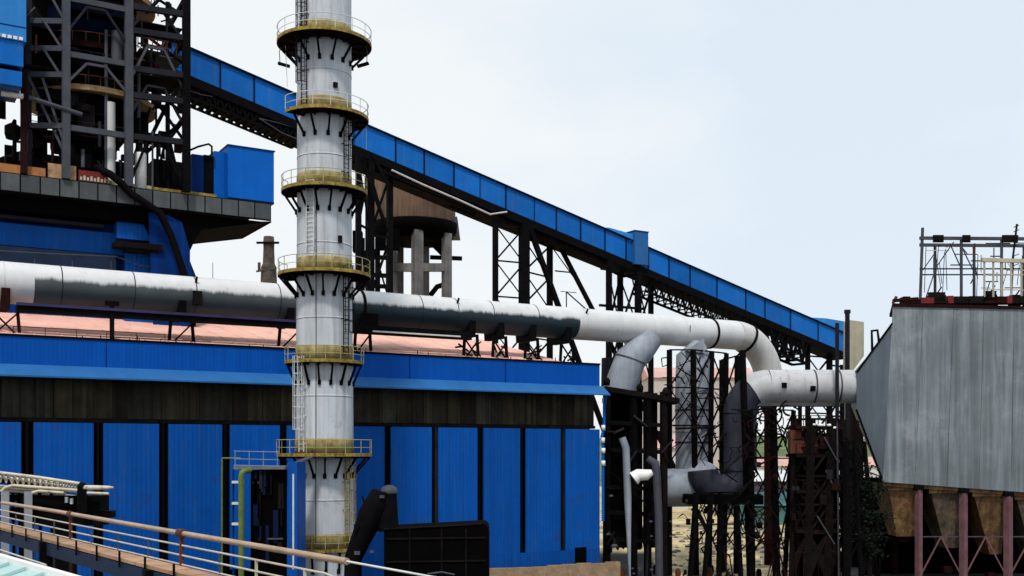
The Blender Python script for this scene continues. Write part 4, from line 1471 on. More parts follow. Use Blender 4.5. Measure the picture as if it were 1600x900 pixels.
t1 = trestle('wide black lattice trestle with raking legs under mid gallery', [(774, DG + 0.3, 0.5), (819, DG + 0.1, 0.95), (859, DG + 2.4, 0.55)], 20.0, 4,
             inclined=((826, 352, 876, 484, DG - 0.1, 0.5), (868, 372, 929, 488, DG + 1.5, 0.42)))
a, z = uz(885, 425, DG + 2)
bar('strut', ft(a - 1.6, WG + 2, z), ft(a + 1.4, WG + 2, z), 0.14, 'black', t1)
a, z = uz(885, 456, DG + 2)
bar('strut', ft(a - 0.8, WG + 2, z), ft(a + 1.4, WG + 2, z), 0.08, 'steel', t1)
bar('strut', ft(a, WG + 2, z), ft(a, WG + 2, z - 3), 0.1, 'steel_dark', t1)
bar('brace', ft(uz(858, 380, DG + 2)[0], WG + 2, uz(858, 380, DG + 2)[1]), ft(uz(905, 445, DG + 2)[0], WG + 2, uz(905, 445, DG + 2)[1]), 0.1, 'steel_dark', t1)
bar('brace', ft(uz(885, 456, DG + 2)[0], WG + 2, uz(885, 456, DG + 2)[1]), ft(uz(920, 487, DG + 2)[0], WG + 2, uz(920, 487, DG + 2)[1]), 0.12, 'steel_dark', t1)
t2 = trestle('black four legged trestle under the gallery roof house', [(951.5, DG, 0.55), (969, DG + 2.6, 0.55), (997, DG, 0.62), (1017, DG + 2.6, 0.5)], 19.5, 2, bw=0.2)
a, z = uz(938, 420, DG)
bar('strut', ft(a, WG - .1, z), ft(a + 2.6, WG - .1, z - 0.05), 0.24, 'black', t2)
a, z = uz(936, 477, DG)
bar('strut', ft(a, WG - .1, z), ft(a + 6.6, WG - .1, z), 0.28, 'black', t2)
t3 = trestle('dark trestle under the gallery close behind the chimney', [(560, DG - 2, 0.5), (578, DG + 0.3, 0.75), (609, DG + 1, 0.55)], 20, 3, bw=0.2)
bar('knee_brace', ft(uz(560, 250, DG - 1)[0], WG - 1, uz(560, 235, DG - 1)[1]), ft(uz(600, 330, DG - 1)[0], WG - 1, uz(600, 345, DG - 1)[1]), 0.3, 'black', t3)
bar('knee_brace', ft(uz(607, 290, DG)[0], WG, uz(607, 290, DG)[1]), ft(uz(580, 240, DG)[0], WG, uz(580, 240, DG)[1]), 0.3, 'black', t3)
trestle('short black trestle under the low tail of the gallery', [(1262, DG + 1, 0.5), (1296, DG + 1, 0.6), (1316, DG + 2.5, 0.5)], 12, 3, bw=0.2)

# =================================================================== STORAGE SILO ON STILTS
SY = 142.0
sc0 = at(648, HZ, SY)
SC = Vector((sc0.x, SY, 0))
sm = SY / F
silo = thing('storage_silo', 'rust stained round silo on concrete stilts behind the gallery', 'silo', SC)


def zs(py):
    return H + (HZ - py) * sm


MB().lathe(SC, [(5.3, zs(352)), (5.35, zs(262)), (0.01, zs(260))], 40).build('shell', 'tank', silo)
MB().lathe(SC, [(0.01, zs(372)), (4.6, zs(378)), (5.6, zs(366)), (5.7, zs(352)), (5.3, zs(351))], 40).build('base_ring', 'void', silo)
k = 0
for px, dy, w in ((612, -3.4, 1.15), (652, -4.6, 1.15), (698, -2.5, 1.0), (663, 4, 1.0), (623, 4, 1.0)):
    p = at(px, HZ, SY + dy)
    bar('column', (p.x, SY + dy, 0), (p.x, SY + dy, zs(371)), w, 'concrete', silo)
for py in (418, 520):
    a, b, c, d = at(612, py, SY - 3.4), at(652, py, SY - 4.6), at(698, py, SY - 2.5), at(663, py, SY + 4)
    bar('tie_beam', a, b, 0.8, 'concrete', silo, 1.0)
    bar('tie_beam', b, c, 0.8, 'concrete', silo, 1.0)
    bar('tie_beam', c, d, 0.6, 'steel_dark', silo, 0.8)
    bar('tie_beam', at(605, py + 3, SY), d, 0.6, 'steel_dark', silo, 0.8)
bar('outlet_beam', at(672, 402, SY), at(722, 404, SY), 0.5, 'black', silo, 0.5)
MB().path([at(672, 462, SY), at(683, 448, SY), at(696, 444, SY)], 0.35, 8).build('chute', 'black', silo)
MB().prism([at(668, 378, SY), at(692, 402, SY), at(700, 402, SY), at(700, 376, SY)], (0, 0.6, 0)).build('gusset', 'black', silo)
MB().prism([at(706, 340, SY - 1), at(714, 338, SY - 1), at(718, 370, SY - 1), at(706, 370, SY - 1)], (0, 2.5, 0)).build('side_box', 'steel', silo)
for px, py in ((552, 378), (588, 374), (610, 374)):
    bar('hopper_block', at(px, py, SY - 6), at(px + 14, py, SY - 6), 1.4, 'void', silo, 2.6)
for py in (400, 428, 445):
    bar('side_gantry', at(556, py, SY - 6), at(606, py + 3, SY - 6), 0.5, 'black', silo)
for px in (566, 590):
    bar('side_gantry', at(px, 372, SY - 6), at(px, 480, SY - 6), 0.5, 'black', silo)

# distant old stack and mast
OY = 190.0
om = OY / F
oc = at(420, HZ, OY)
OC = Vector((oc.x, OY, 0))
os_ = thing('old_stack', 'stubby sooty brick stack with a crossbar far behind duct', 'chimney', OC)


def zo(py):
    return H + (HZ - py) * om


MB().lathe(OC, [(1.55, 0), (1.45, zo(445)), (1.35, zo(418)), (1.05, zo(412)), (0.95, zo(388)), (1.0, zo(380)), (0.9, zo(370)), (0.01, zo(370))], 14, smooth=False).build('shaft', 'old_stack', os_)
bar('crossbar', OC + Vector((-1.9, -1, zo(381))), OC + Vector((2.0, -1, zo(381))), 0.35, 'black', os_)
bar('bracket', OC + Vector((-1.9, -1.2, zo(426))), OC + Vector((1.6, -1.2, zo(420))), 0.3, 'old_stack', os_)
bar('bracket', OC + Vector((-1.4, -1.2, zo(426))), OC + Vector((-1.4, -1.2, zo(412))), 0.4, 'old_stack', os_)
mp_ = at(332.5, 410, 200)
solo('mast', MB().tube((mp_.x, 200, 0), mp_, 0.06, 6), 'steel', 'hair thin lone mast far behind the pale duct', 'mast', base=(mp_.x, 200, 0))

# =================================================================== PRECIPITATOR (right)
EY = 104.0
em = EY / F
ex0 = at(1395, HZ, EY).x
ex0b = at(1379, HZ, EY).x
ex1 = at(1680, HZ, EY).x


def ze(py):
    return H + (HZ - py) * em


esp = thing('precipitator', 'huge grey galvanised dust precipitator with ochre hoppers below', 'precipitator', (44, EY + 4, 0))
dpth = 8.0
zt0, zt1 = ze(479), ze(485)
zb0, zb1 = ze(753), ze(775)
# casing in sheets
nsh = 6
for i in range(nsh):
    f0, f1 = i / nsh, (i + 1) / nsh
    def tp(f):
        return Vector((ex0 + (ex1 - ex0) * f, EY, zt0 + (zt1 - zt0) * f))
    def bt(f):
        return Vector((ex0b + (ex1 - ex0b) * f, EY, zb0 + (zb1 - zb0) * f))
    gp = 0.0035
    MB().prism([tp(f0 + gp / 4), tp(f1 - gp / 4), bt(f1 - gp / 4), bt(f0 + gp / 4)], (0, 0.08, 0)).build('casing_sheet', 'esp', esp)
back = Vector((0, dpth, 0))
kd = (EY + dpth) / EY * 1.005
MB().hexa([Vector((ex0 + 0.02, EY + 0.083, zt0)), Vector((ex1, EY + 0.083, zt1)), Vector((ex1, EY + 0.083, zb1)), Vector((ex0b + 0.02, EY + 0.083, zb0))],
          [Vector((ex0 * kd, EY + dpth, zt0)), Vector((ex1, EY + dpth, zt1)), Vector((ex1, EY + dpth, zb1)), Vector((ex0b * kd, EY + dpth, zb0))]).build('casing', 'steel', esp)
sm_ = at(1330, HZ, EY + 4).x
zn_ = ze(505)
A = [Vector((ex0 - 0.01, EY + 0.02, zn_)), Vector((ex0b - 0.01, EY + 0.02, zb0)), Vector((ex0b * (EY + 3) / EY, EY + 3, zb0 + 0.6)), Vector((ex0 * (EY + 3) / EY, EY + 3, zn_))]
zn1, zn0 = H + (HZ - 585) * (EY + 4) / F, H + (HZ - 640) * (EY + 4) / F
B = [Vector((sm_, EY + 2.3, zn1)), Vector((sm_, EY + 2.3, zn0)), Vector((sm_ + 0.2, EY + 4.6, zn0 + 0.3)), Vector((sm_ + 0.2, EY + 4.6, zn1))]
MB().hexa(A, B).build('inlet_nozzle', 'nozzle', esp)
bar('nozzle_edge', A[0] + Vector((-0.02, -0.02, 0.0)), B[0] + Vector((-0.02, -0.02, 0.05)), 0.16, 'black', esp)
bar('nozzle_edge', A[1] + Vector((-0.05, -0.02, 0.3)), B[1] + Vector((-0.02, -0.02, -0.05)), 0.16, 'black', esp)
MB().path([at(1363, 552, EY + 1.6), at(1362, 517, EY + 1.5), at(1371, 516, EY + 1.3), at(1374, 540, EY + 1.2)], 0.14, 7).build('vent_loop', 'soot', esp)
# roof slab & red machinery bases
q = MB()
q.prism([Vector((ex0 - 0.1, EY - 0.15, zt0 + 0.004)), Vector((ex1, EY - 0.15, zt1 + 0.004)), Vector((ex1, EY - 0.15, zt1 + 0.3)), Vector((ex0 - 0.1, EY - 0.15, zt0 + 0.3))], (2.6, dpth + 0.3, 0))
q.build('roof_edge', 'rust_dark', esp)
rnd = random.Random(21)
x = ex0 + 1.0
i = 0
while x < ex1:
    wd = rnd.uniform(0.5, 1.5)
    hh = rnd.uniform(0.25, 0.85)
    MB().box((x + wd / 2, EY + 0.5, zt0 + 0.3 + hh / 2), (wd * 0.95, 1.2, hh)).build('machine_base', rnd.choice(['red', 'red', 'rust_dark', 'soot']), esp)
    x += wd
    i += 1
bar('davit', (ex0 - 0.0, EY, zt0 + 0.55), (ex0 + 2.4, EY, zt0 + 0.75), 0.3, 'rust_dark', esp)
tube('davit_hook', (ex0 - 0.0, EY, zt0 + 0.3), (ex0 + 0.35, EY, zt0 + 0.95), 0.15, 'red', esp)
for px, w, hpx in ((1467, 34, 18), (1551, 24, 20), (1590, 20, 14), (1618, 30, 22)):
    p = at(px, 466, EY + 1)
    r_ = w * em / 2
    mt = MB()
    mt.lathe((p.x, EY + 1.6, zt0 + 0.3), [(0.01, 0), (r_, 0), (r_, hpx * em * 0.6), (r_ * 0.75, hpx * em), (r_ * 0.7, hpx * em), (0.01, hpx * em * 1.02)], 16)
    mo = mt.build('transformer', 'black', esp)
    tube('insulator', (p.x, EY + 1.6, zt0 + 0.3 + hpx * em), (p.x + 0.5, EY + 1.6, zt0 + 0.9 + hpx * em * 1.1), 0.07, 'steel_dark', mo)
    MB().box((p.x, EY + 1.6, zt0 + 0.4 + hpx * em), (r_ * 1.5, 0.5, 0.16)).build('lid', 'soot', mo)
# hoppers
for i, (pa, pb, pc, pd, yb, m) in enumerate(((1388, 1440, 1400, 1436, 838, 'hopper'), (1452, 1505, 1476, 1496, 856, 'hopper_grey'), (1520, 1574, 1546, 1564, 866, 'hopper'), (1586, 1640, 1612, 1630, 868, 'hopper_grey'))):
    zt_ = zb0 + (zb1 - zb0) * ((pa + pb) / 2 - 1379) / (1680 - 1379) - 0.05
    y0, y1 = EY + 0.5, EY + 5.5
    a = [Vector((at(pa, 0, EY + .5).x, y0, zt_)), Vector((at(pb, 0, EY + .5).x, y0, zt_)), Vector((at(pb, 0, EY + .5).x, y1, zt_)), Vector((at(pa, 0, EY + .5).x, y1, zt_))]
    zl = H + (HZ - yb) * (EY + 2) / F
    b = [Vector((at(pc, 0, EY + 2).x, y0 + 1.4, zl)), Vector((at(pd, 0, EY + 2).x, y0 + 1.4, zl)), Vector((at(pd, 0, EY + 2).x, y1 - 1.4, zl)), Vector((at(pc, 0, EY + 2).x, y1 - 1.4, zl))]
    hp = MB().hexa(a, b).build('hopper', m, esp)
    MB().box((sum(v.x for v in a) / 4, y0 - 0.02, zt_ - 0.35), (a[1].x - a[0].x + 0.1, 0.12, 0.5)).build('stiffener', 'hopper', hp)
    MB().box((sum(v.x for v in b) / 4, (y0 + y1) / 2, zl - 0.3), (0.8, 0.8, 0.6)).build('outlet_valve', 'rust_dark', hp)
q = MB()
q.prism([Vector((ex0b + .1, EY + 0.2, zb0 - 0.004)), Vector((ex1, EY + 0.2, zb1 - 0.004)), Vector((ex1, EY + 0.2, zb1 - 0.35)), Vector((ex0b + .1, EY + 0.2, zb0 - 0.35))], (0, 0.5, 0))
q.build('bottom_beam', 'hopper', esp)
for px, w in ((1437, 0.5), (1507, 0.55), (1577, 0.6), (1650, 0.6)):
    p = at(px, 0, EY - 0.1)
    zt_ = zb0 + (zb1 - zb0) * (px - 1379) / (1680 - 1379) - 0.01
    co = bar('support_column', (p.x, EY - 0.1 + 0.25, 0), (p.x, EY + 0.15, zt_ - 0.5), w, 'mauve', esp)
    MB().box((p.x, EY + 0.15, zt_ - 0.25), (0.9, 0.6, 0.48)).build('bearing', 'black', co)
    MB().box((p.x, EY + 0.15, 0.15), (0.9, 0.9, 0.3)).build('base_plate', 'black', co)
for pa, pb in ((1437, 1507), (1507, 1577), (1577, 1650)):
    xa, xb = at(pa, 0, EY).x, at(pb, 0, EY).x
    zm = ze(839)
    md = (xa + xb) / 2
    bar('brace', (md, EY + 0.3, zm), (xa, EY + 0.3, 0.3), 0.12, 'mauve', esp)
    bar('brace', (md, EY + 0.3, zm), (xb, EY + 0.3, 0.3), 0.12, 'mauve', esp)
    bar('strut', (xa, EY + 0.35, zm), (xb, EY + 0.35, zm), 0.1, 'steel', esp)
for px in (1398, 1437, 1507, 1577):
    p = at(px, 0, EY + 7.5)
    bar('support_column', (p.x, EY + 7.5, 0), (p.x, EY + 7.5, zb0), 0.5, 'rust_dark', esp)
solo('shade_sheet', MB().box((47.5, EY + 8.3, 4.0), (23, 0.2, 8.0)), 'void', 'black sheet added behind the precipitator hoppers in place of their shade', 'screen')  # black sheet stands in for the shade beneath the casing

# rooftop frame
rf = thing('rooftop_frame', 'bare grey steel pipe frame standing on the precipitator roof', 'frame', (46, EY + 3, zt0 + 0.3))
fy0, fy1 = EY + 1.0, EY + 6.5
zf1 = H + (HZ - 372) * fy0 / F
zf2 = H + (HZ - 420) * fy0 / F
pxs = [1440, 1461, 1502, 1522, 1565, 1600, 1640]
for i, px in enumerate(pxs):
    p = at(px, 0, fy0)
    y = fy0 if i % 2 == 0 else fy0 + 3.5
    xx = (px - 800) / F * y
    top = zf1 + (1.0 if i == 0 else 0.0)
    bar('post', (xx + (-0.15 if i == 0 else 0), y, zt0 + 0.3), (xx + (0.1 if i == 0 else 0), y, top), 0.2, 'steel', rf)
xa, xb = at(1437, 0, fy0).x, at(1660, 0, fy0).x
for y in (fy0, fy0 + 3.5):
    bar('top_rail', (xa * y / fy0, y, zf1), (xb, y, zf1 - 0.1), 0.26, 'steel', rf, 0.3)
    bar('mid_rail', (xa * y / fy0, y, zf2), (xb, y, zf2), 0.12, 'steel_dark', rf)
for px in (1440, 1502, 1565):
    xx = at(px, 0, fy0).x
    bar('cross_tie', (xx, fy0, zf1 - 0.02), (xx * (fy0 + 3.5) / fy0, fy0 + 3.5, zf1 - 0.02), 0.2, 'steel', rf)
for pa, ya, pb, yb in ((1461, 420, 1490, 378), (1442, 422, 1461, 395), (1484, 380, 1502, 420), (1462, 420, 1445, 470), (1502, 385, 1522, 425)):
    bar('brace', at(pa, ya, fy0 + 1), at(pb, yb, fy0 + 1), 0.09, 'steel', rf)
q = MB()
for px in (1538, 1552, 1565, 1580, 1596):
    q.bar(at(px, 404, EY + 0.7), at(px, 464, EY + 0.7), 0.14)
q.bar(at(1534, 406, EY + 0.7), at(1640, 409, EY + 0.7), 0.3, 0.36)
q.bar(at(1536, 452, EY + 0.7), at(1640, 454, EY + 0.7), 0.08)
q.bar(at(1536, 428, EY + 0.7), at(1640, 430, EY + 0.7), 0.08)
q.build('inner_gantry', 'cream', rf)
q = MB()
q.bar(at(1589, 350, EY + 1), at(1583, 400, EY + 1), 0.14)
q.bar(at(1583, 400, EY + 1), at(1580, 460, EY + 1), 0.16)
for yy in (355, 362, 372, 385, 400, 415):
    q.bar(at(1584, yy, EY + 1), at(1592, yy - 3, EY + 1), 0.08)
q.build('aerial_mast', 'steel_dark', rf)
rnd = random.Random(31)
for i in range(9):
    px = rnd.uniform(1445, 1600)
    bar('loose_cable', at(px, 380 + rnd.random() * 40, fy0 + 2), at(px + rnd.uniform(-12, 12), 440 + rnd.random() * 25, fy0 + 2), 0.05, 'steel_dark', rf)
rnd = random.Random(83)
for i in range(34):
    px, py = rnd.uniform(1442, 1625), rnd.uniform(378, 462)
    Y = EY + rnd.uniform(1.0, 4.5)
    p = at(px, py, Y)
    d_ = rnd.choice([Vector((0, 0, rnd.uniform(0.8, 2.4))), Vector((rnd.uniform(0.8, 2.4), 0, 0)), Vector((rnd.uniform(-1, 1), 0, rnd.uniform(0.8, 1.8)))])
    bar('frame_member', p, Vector((p.x + d_.x, p.y, min(zf1, p.z + d_.z))), rnd.uniform(0.05, 0.12), rnd.choice(['steel', 'steel_dark', 'rust', 'rail_white', 'steel']), rf)
for i in range(9):
    p = at(rnd.uniform(1445, 1620), 0, EY + 2.2)
    s_ = rnd.uniform(0.35, 0.9)
    MB().box((p.x, EY + rnd.uniform(1.2, 3.2), zt0 + 0.3 + s_ / 2), (s_ * rnd.uniform(.6, 1.6), .6, s_)).build('rapper_box', rnd.choice(['black', 'soot', 'steel', 'rust']), rf)
q = MB()
for a, b in ((1458, 1474), (1504, 1516), (1566, 1590)):
    q.bar(at(a, 373, fy0 - 0.2), at(b, 373, fy0 - 0.2), 0.2, 0.7)
q.build('clamp', 'soot', rf)

# transfer house stub between gallery and precipitator
tf = thing('transfer_post', 'cream sheeted stub wall and tall post at the gallery tail', 'tower', at(1336, HZ, 118) * 1)
tf.location = (at(1336, HZ, 118).x, 118, 0)
MB().prism([at(1327, 500, 118), at(1350, 503, 118), at(1350, 556, 118), at(1334, 578, 118), at(1326, 578, 118)], (0, 2.0, 0)).build('sheet_wall', 'cream', tf)
p = at(1324, 487, 117.5)
bar('post', (p.x, 117.5, 0), p, 0.35, 'steel_dark', tf)
bar('post_cap', p + Vector((-0.3, 0, 0)), p + Vector((0.3, 0, 0)), 0.4, 'steel_dark', tf)
MB().box((at(1337, 0, 119).x, 119, 8), (1.2, 1.6, 16)).build('shaft', 'soot', tf)

# =================================================================== RETURN DUCT (second pipe)
QY = 108.0
qz = at(0, 604, QY).z
R2 = 1.66
rd = thing('return_duct', 'pale duct elbowing down from the precipitator inlet into a dark riser', 'duct', (at(1160, 0, QY).x, QY, 0))
xs, xe = at(1200, 0, QY).x, sm_ + 0.05
RB2 = 2.75
MB().path([Vector((xe, QY, qz)), Vector((xs, QY, qz))], R2, 36).build('duct_run', 'duct_grey', rd)
ce = Vector((xs, QY, qz - RB2))
e2 = arc(ce, (0, 0, 1), (-1, 0, 0), RB2, 0, math.pi / 2, 12)
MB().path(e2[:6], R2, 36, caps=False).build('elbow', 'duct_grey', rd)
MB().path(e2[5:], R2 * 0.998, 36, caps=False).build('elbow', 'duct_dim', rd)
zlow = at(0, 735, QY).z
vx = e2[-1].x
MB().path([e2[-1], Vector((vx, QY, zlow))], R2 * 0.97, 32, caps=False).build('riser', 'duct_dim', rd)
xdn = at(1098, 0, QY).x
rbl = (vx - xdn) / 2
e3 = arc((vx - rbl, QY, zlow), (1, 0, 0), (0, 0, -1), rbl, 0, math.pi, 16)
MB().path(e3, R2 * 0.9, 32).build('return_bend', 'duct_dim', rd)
for px in (1228, 1270, 1308):
    x = at(px, 0, QY).x
    MB().path([Vector((x - 0.08, QY, qz)), Vector((x + 0.08, QY, qz))], R2 * 1.02, 36).build('seam', 'duct_grey' if px == 1228 else 'steel', rd)
for px, py in ((1225, 598), (1270, 603)):
    p = at(px, py, QY - R2)
    MB().bar(p, p + Vector((0, 0, -0.5)), 0.4).build('lug', 'black', rd)
# pipe deck below it
pdk = thing('duct_bridge', 'pale edged steel bridge beam right under the return duct', 'girder', (at(1240, 0, QY).x, QY, 0))
zbm = at(0, 632, QY - 1).z
bar('beam', (at(1165, 0, QY - 1).x, QY - 1, zbm), (at(1312, 0, QY - 1).x, QY - 1, zbm), 0.25, 'steel', pdk, 0.3)
bar('beam', (at(1165, 0, QY + 1).x, QY + 1, zbm), (at(1312, 0, QY + 1).x, QY + 1, zbm), 0.25, 'black', pdk, 0.3)
for px in (1170, 1210, 1250):
    xx = at(px, 0, QY - 1).x
    bar('post', (xx, QY - 1, 0), (xx, QY - 1, zbm - 0.15), 0.28, 'black', pdk)
bar('brace', (at(1265, 0, QY - 1).x, QY - 1.05, zbm), (at(1285, 0, QY - 1).x, QY - 1.05, zbm - 1.6), 0.12, 'steel', pdk)
p = at(1308, 505, QY - 3)
bar('lamp_post', (p.x, QY - 3, 0), p, 0.26, 'steel_dark', pdk)

# branch ducts from the main
ub_ = uz(1015, 530, DP)[0]
br = thing('branch_duct', 'oblique blue grey branch duct leaving the long main', 'duct', ft(ub_, WP - 3, 0))
pb0 = at(1020, 528, 111)
pb1 = at(985, 562, 110)
pb2 = at(966, 615, 110)
MB().path([pb0, pb0.lerp(pb1, 0.5), pb1, pb1.lerp(pb2, 0.5), pb2], [1.1, 1.45, 1.6, 1.65, 1.65], 24).build('duct_run', 'duct_blue', br)
MB().path([pb1 + (pb1 - pb2).normalized() * 0.06, pb1 - (pb1 - pb2).normalized() * 0.06], 1.64, 24).build('seam', 'steel', br)
MB().path([at(958, 560, 113), at(957, 612, 113)], 1.2, 20).build('back_duct', 'duct_dim', br)
vd = thing('riser_duct', 'upright blue grey duct under the long main among black legs', 'duct', (at(1082, 0, 113).x, 113, 0))
MB().path([at(1092, 538, 113.5), at(1084, 560, 113), at(1082, 618, 113), at(1082, 735, 113)], [0.8, 1.85, 1.8, 1.75], 28).build('duct_run', 'duct_blue', vd)
for py in (640, 668, 690):
    MB().path([at(1082, py, 113), at(1082, py + 2, 113)], 1.83, 28).build('seam', 'steel_dark', vd)
q = MB()
q.prism([at(1072, 548, 111), at(1100, 528, 111), at(1101, 552, 111)], (0, 1.2, 0))
q.build('gusset', 'duct_blue', vd)
hd = MB()
hd.path([at(1030, 762, 110), at(1078, 762, 110), at(1094, 754, 110.6), at(1100, 735, 111.4)], [1.95, 1.95, 1.85, 1.7], 28)
hd.build('bottom_bend', 'duct_blue', vd)
MB().path([at(1029.5, 762, 110), at(1031, 762, 110)], 2.0, 28).build('end_flange', 'steel', vd)

# =================================================================== DUST COLLECTOR (black tower beside the mill)
KY = 107.0
dc = thing('dust_collector', 'black steel dust collector tower beside the end of the hall', 'tower', (at(990, 0, KY).x, KY + 2, 0))


def kx(px, Y=KY):
    return at(px, 0, Y).x


zdk = at(0, 612, KY).z
MB().box(((kx(952) + kx(1008)) / 2, KY + 3.2, zdk / 2 + 0.5), (kx(1008) - kx(952), 2.0, zdk - 1)).build('body', 'void', dc)
MB().box(((kx(1012) + kx(1032)) / 2, KY + 3.0, zdk / 2 + 0.5), (kx(1032) - kx(1012), 1.6, zdk - 1)).build('hopper_leg', 'soot', dc)
for px in (948, 990, 1012, 1037):
    bar('column', (kx(px), KY, 0), (kx(px), KY, zdk), 0.55, 'black' if px < 1030 else 'soot', dc)
dk = MB()
pA, pB = at(946, 603, KY - 0.5), at(1062, 622, KY - 0.5)
dk.prism([pA, pB, pB + Vector((0, 0, -0.5)), pA + Vector((0, 0, -0.5))], (0, 4, 0))
dk.build('top_deck', 'soot', dc)
for px, py in ((948, 596), (1000, 606), (1040, 612)):
    MB().lathe(at(px, py, KY), [(0.01, -0.4), (0.3, -0.4), (0.35, 0.1), (0.2, 0.35), (0.01, 0.4)], 10).build('valve', 'soot', dc)
for py, dp_ in ((660, 0), (702, 0), (760, 0), (800, 0), (842, 0), (880, 0)):
    z = at(0, py, KY).z
    bar('floor_beam', (kx(945), KY - 0.1, z), (kx(1040), KY - 0.1, z - 0.3), 0.3, 'black', dc, 0.4)
rnd = random.Random(77)
for i in range(20):
    px = rnd.uniform(944, 1036)
    py = rnd.uniform(640, 890)
    p = at(px, py, KY - rnd.uniform(0.3, 0.8))
    q = p + Vector((rnd.uniform(-1.4, 1.4), 0, rnd.uniform(-1.4, 1.4)))
    tube('pipe_run', p, q, rnd.uniform(0.06, 0.15), rnd.choice(['black', 'soot', 'soot', 'rust_dark', 'steel_dark']), dc)
# bright small fittings catching light
for px, py, s in ((955, 775, 0.35), (960, 853, 0.55), (966, 872, 0.45), (1017, 815, 0.3), (1018, 838, 0.25), (1018, 860, 0.3), (950, 835, 0.3), (990, 866, 0.25), (988, 858, 0.25), (1048, 815, .25), (1048, 838, .22)):
    MB().lathe(at(px, py, KY - 0.7), [(0.01, -s * .35), (s * .6, -s * .3), (s * .7, 0.0), (s * .4, s * .35), (0.01, s * .4)], 9).build('lamp_shade', 'steel', dc)
# grey pipes in front
gp = thing('grey_standpipe', 'tall slightly kinked mauve grey standpipe before the black collector', 'pipe', (kx(980, KY - 2), KY - 2, 0))
MB().path([at(972, 684, KY - 2), at(978, 700, KY - 2), at(981, 780, KY - 2), at(985, 905, KY - 2), (kx(986, KY - 2), KY - 2, 0.02)], 0.36, 14).build('pipe', 'duct_blue', gp)
gp2 = thing('vent_standpipe', 'short grey vent pipe with hooded white mouth by black collector', 'pipe', (kx(1026, KY - 2), KY - 2, 0))
MB().path([at(1012, 716, KY - 2), at(1024, 724, KY - 2), at(1026, 745, KY - 2), at(1029, 805, KY - 2), (kx(1030, KY - 2), KY - 2, 0.02)], [0.3, 0.42, 0.4, 0.38, 0.38], 14).build('pipe', 'steel', gp2)
MB().path([at(990, 748, KY - 2.2), at(998, 742, KY - 2.2), at(1010, 742, KY - 2.2), at(1019, 738, KY - 2.2)], [0.7, 0.6, 0.55, 0.3], 14).build('hood', 'white', gp2)

# =================================================================== PIPE RACKS (black legs in front of the sandy lot)


def rack(label, legs, ztop, zb, rows, m='black', bw=0.14, wob=0.0, name='pipe_rack', cat='rack', group='black steel pipe racks at the far end of the hall', hb=True):
    """legs: (px_top, px_bottom(900), Y, width)"""
    cxm = sum(at((a + b) / 2, 0, Y).x for a, b, Y, w in legs) / len(legs)
    t = thing(name, label, cat, (cxm, sum(l[2] for l in legs) / len(legs), 0), group)
    P = []
    for a, b, Y, w in legs:
        top = at(a, 0, Y)
        top.z = ztop
        zz = at(0, 900, Y).z
        bot = at(b, 0, Y)
        bot.z = zz
        k = (top.z - 0) / (top.z - zz) if zz > 0 else 1
        bot2 = top + (bot - top) * k
        if zz <= 0:
            bot2.z = 0
        P.append((top, bot2))
        bar('leg', bot2, top, w, m, t)
    for i in range(len(P) - 1):
        for k in range(rows):
            f0 = (zb + (ztop - zb) * k / rows) / ztop
            f1 = (zb + (ztop - zb) * (k + 1) / rows) / ztop
            a0 = P[i][1].lerp(P[i][0], f0)
            a1 = P[i][1].lerp(P[i][0], f1)
            b0 = P[i + 1][1].lerp(P[i + 1][0], f0)
            b1 = P[i + 1][1].lerp(P[i + 1][0], f1)
            r = random.Random(i * 17 + k)
            bar('brace', a0, b1, bw, m, t)
            if r.random() < 0.8:
                bar('brace', a1 + Vector((0, .15, 0)), b0 + Vector((0, .15, 0)), bw * 0.8, m, t)
            if hb:
                bar('strut', a1, b1, bw, m, t)
    return t


r1 = rack('black pipe rack holding up the main beside the riser duct', [(1046, 1046, 110, 0.4), (1083, 1088, 110, 0.42), (1112, 1108, 112, 0.4), (1135, 1132, 114, 0.36)], at(0, 548, 111).z, 9.5, 3)
r2 = rack('black pipe rack standing under the end elbow of the main', [(1128, 1128, 117, 0.42), (1152, 1150, 112, 0.4), (1160, 1172, 106, 0.45)], at(0, 556, 112).z, 1.5, 4)
r3 = rack('tall black rack of slender legs in front of teal shed', [(1088, 1078, 104, 0.4), (1112, 1100, 104, 0.36), (1126, 1123, 105, 0.4), (1150, 1158, 105, 0.36)], at(0, 770, 104).z, 0.6, 2, bw=0.12)
r4 = rack('black rack of leaning legs near the return riser', [(1172, 1176, 105, 0.42), (1208, 1214, 105, 0.5), (1240, 1226, 107, 0.34)], at(0, 640, 105).z, 0.6, 3, bw=0.13)
MB().box(((at(1095, 0, 106).x + at(1165, 0, 106).x) / 2, 106.5, at(0, 780, 106).z), (at(1165, 0, 106).x - at(1050, 0, 106).x, 4.0, 0.9)).build('cable_tray', 'void', r3)
rnd = random.Random(12)
for t_, x0, x1, y0, y1, n in ((r1, 1040, 1130, 560, 735, 20), (r2, 1120, 1180, 640, 860, 14), (r3, 1060, 1160, 780, 895, 34), (r4, 1170, 1245, 640, 895, 34)):
    for i in range(n):
        p = at(rnd.uniform(x0, x1), rnd.uniform(y0, y1), rnd.uniform(103.5, 106))
        pts = [p]
        for _ in range(rnd.randint(2, 4)):
            pts.append(pts[-1] + Vector((rnd.uniform(-0.7, 0.7), rnd.uniform(-0.2, 0.2), rnd.uniform(-0.8, 0.8))))
        MB().path(pts, rnd.uniform(0.03, 0.09), 5).build('conduit', rnd.choice(['black', 'soot', 'rust_dark']), t_)

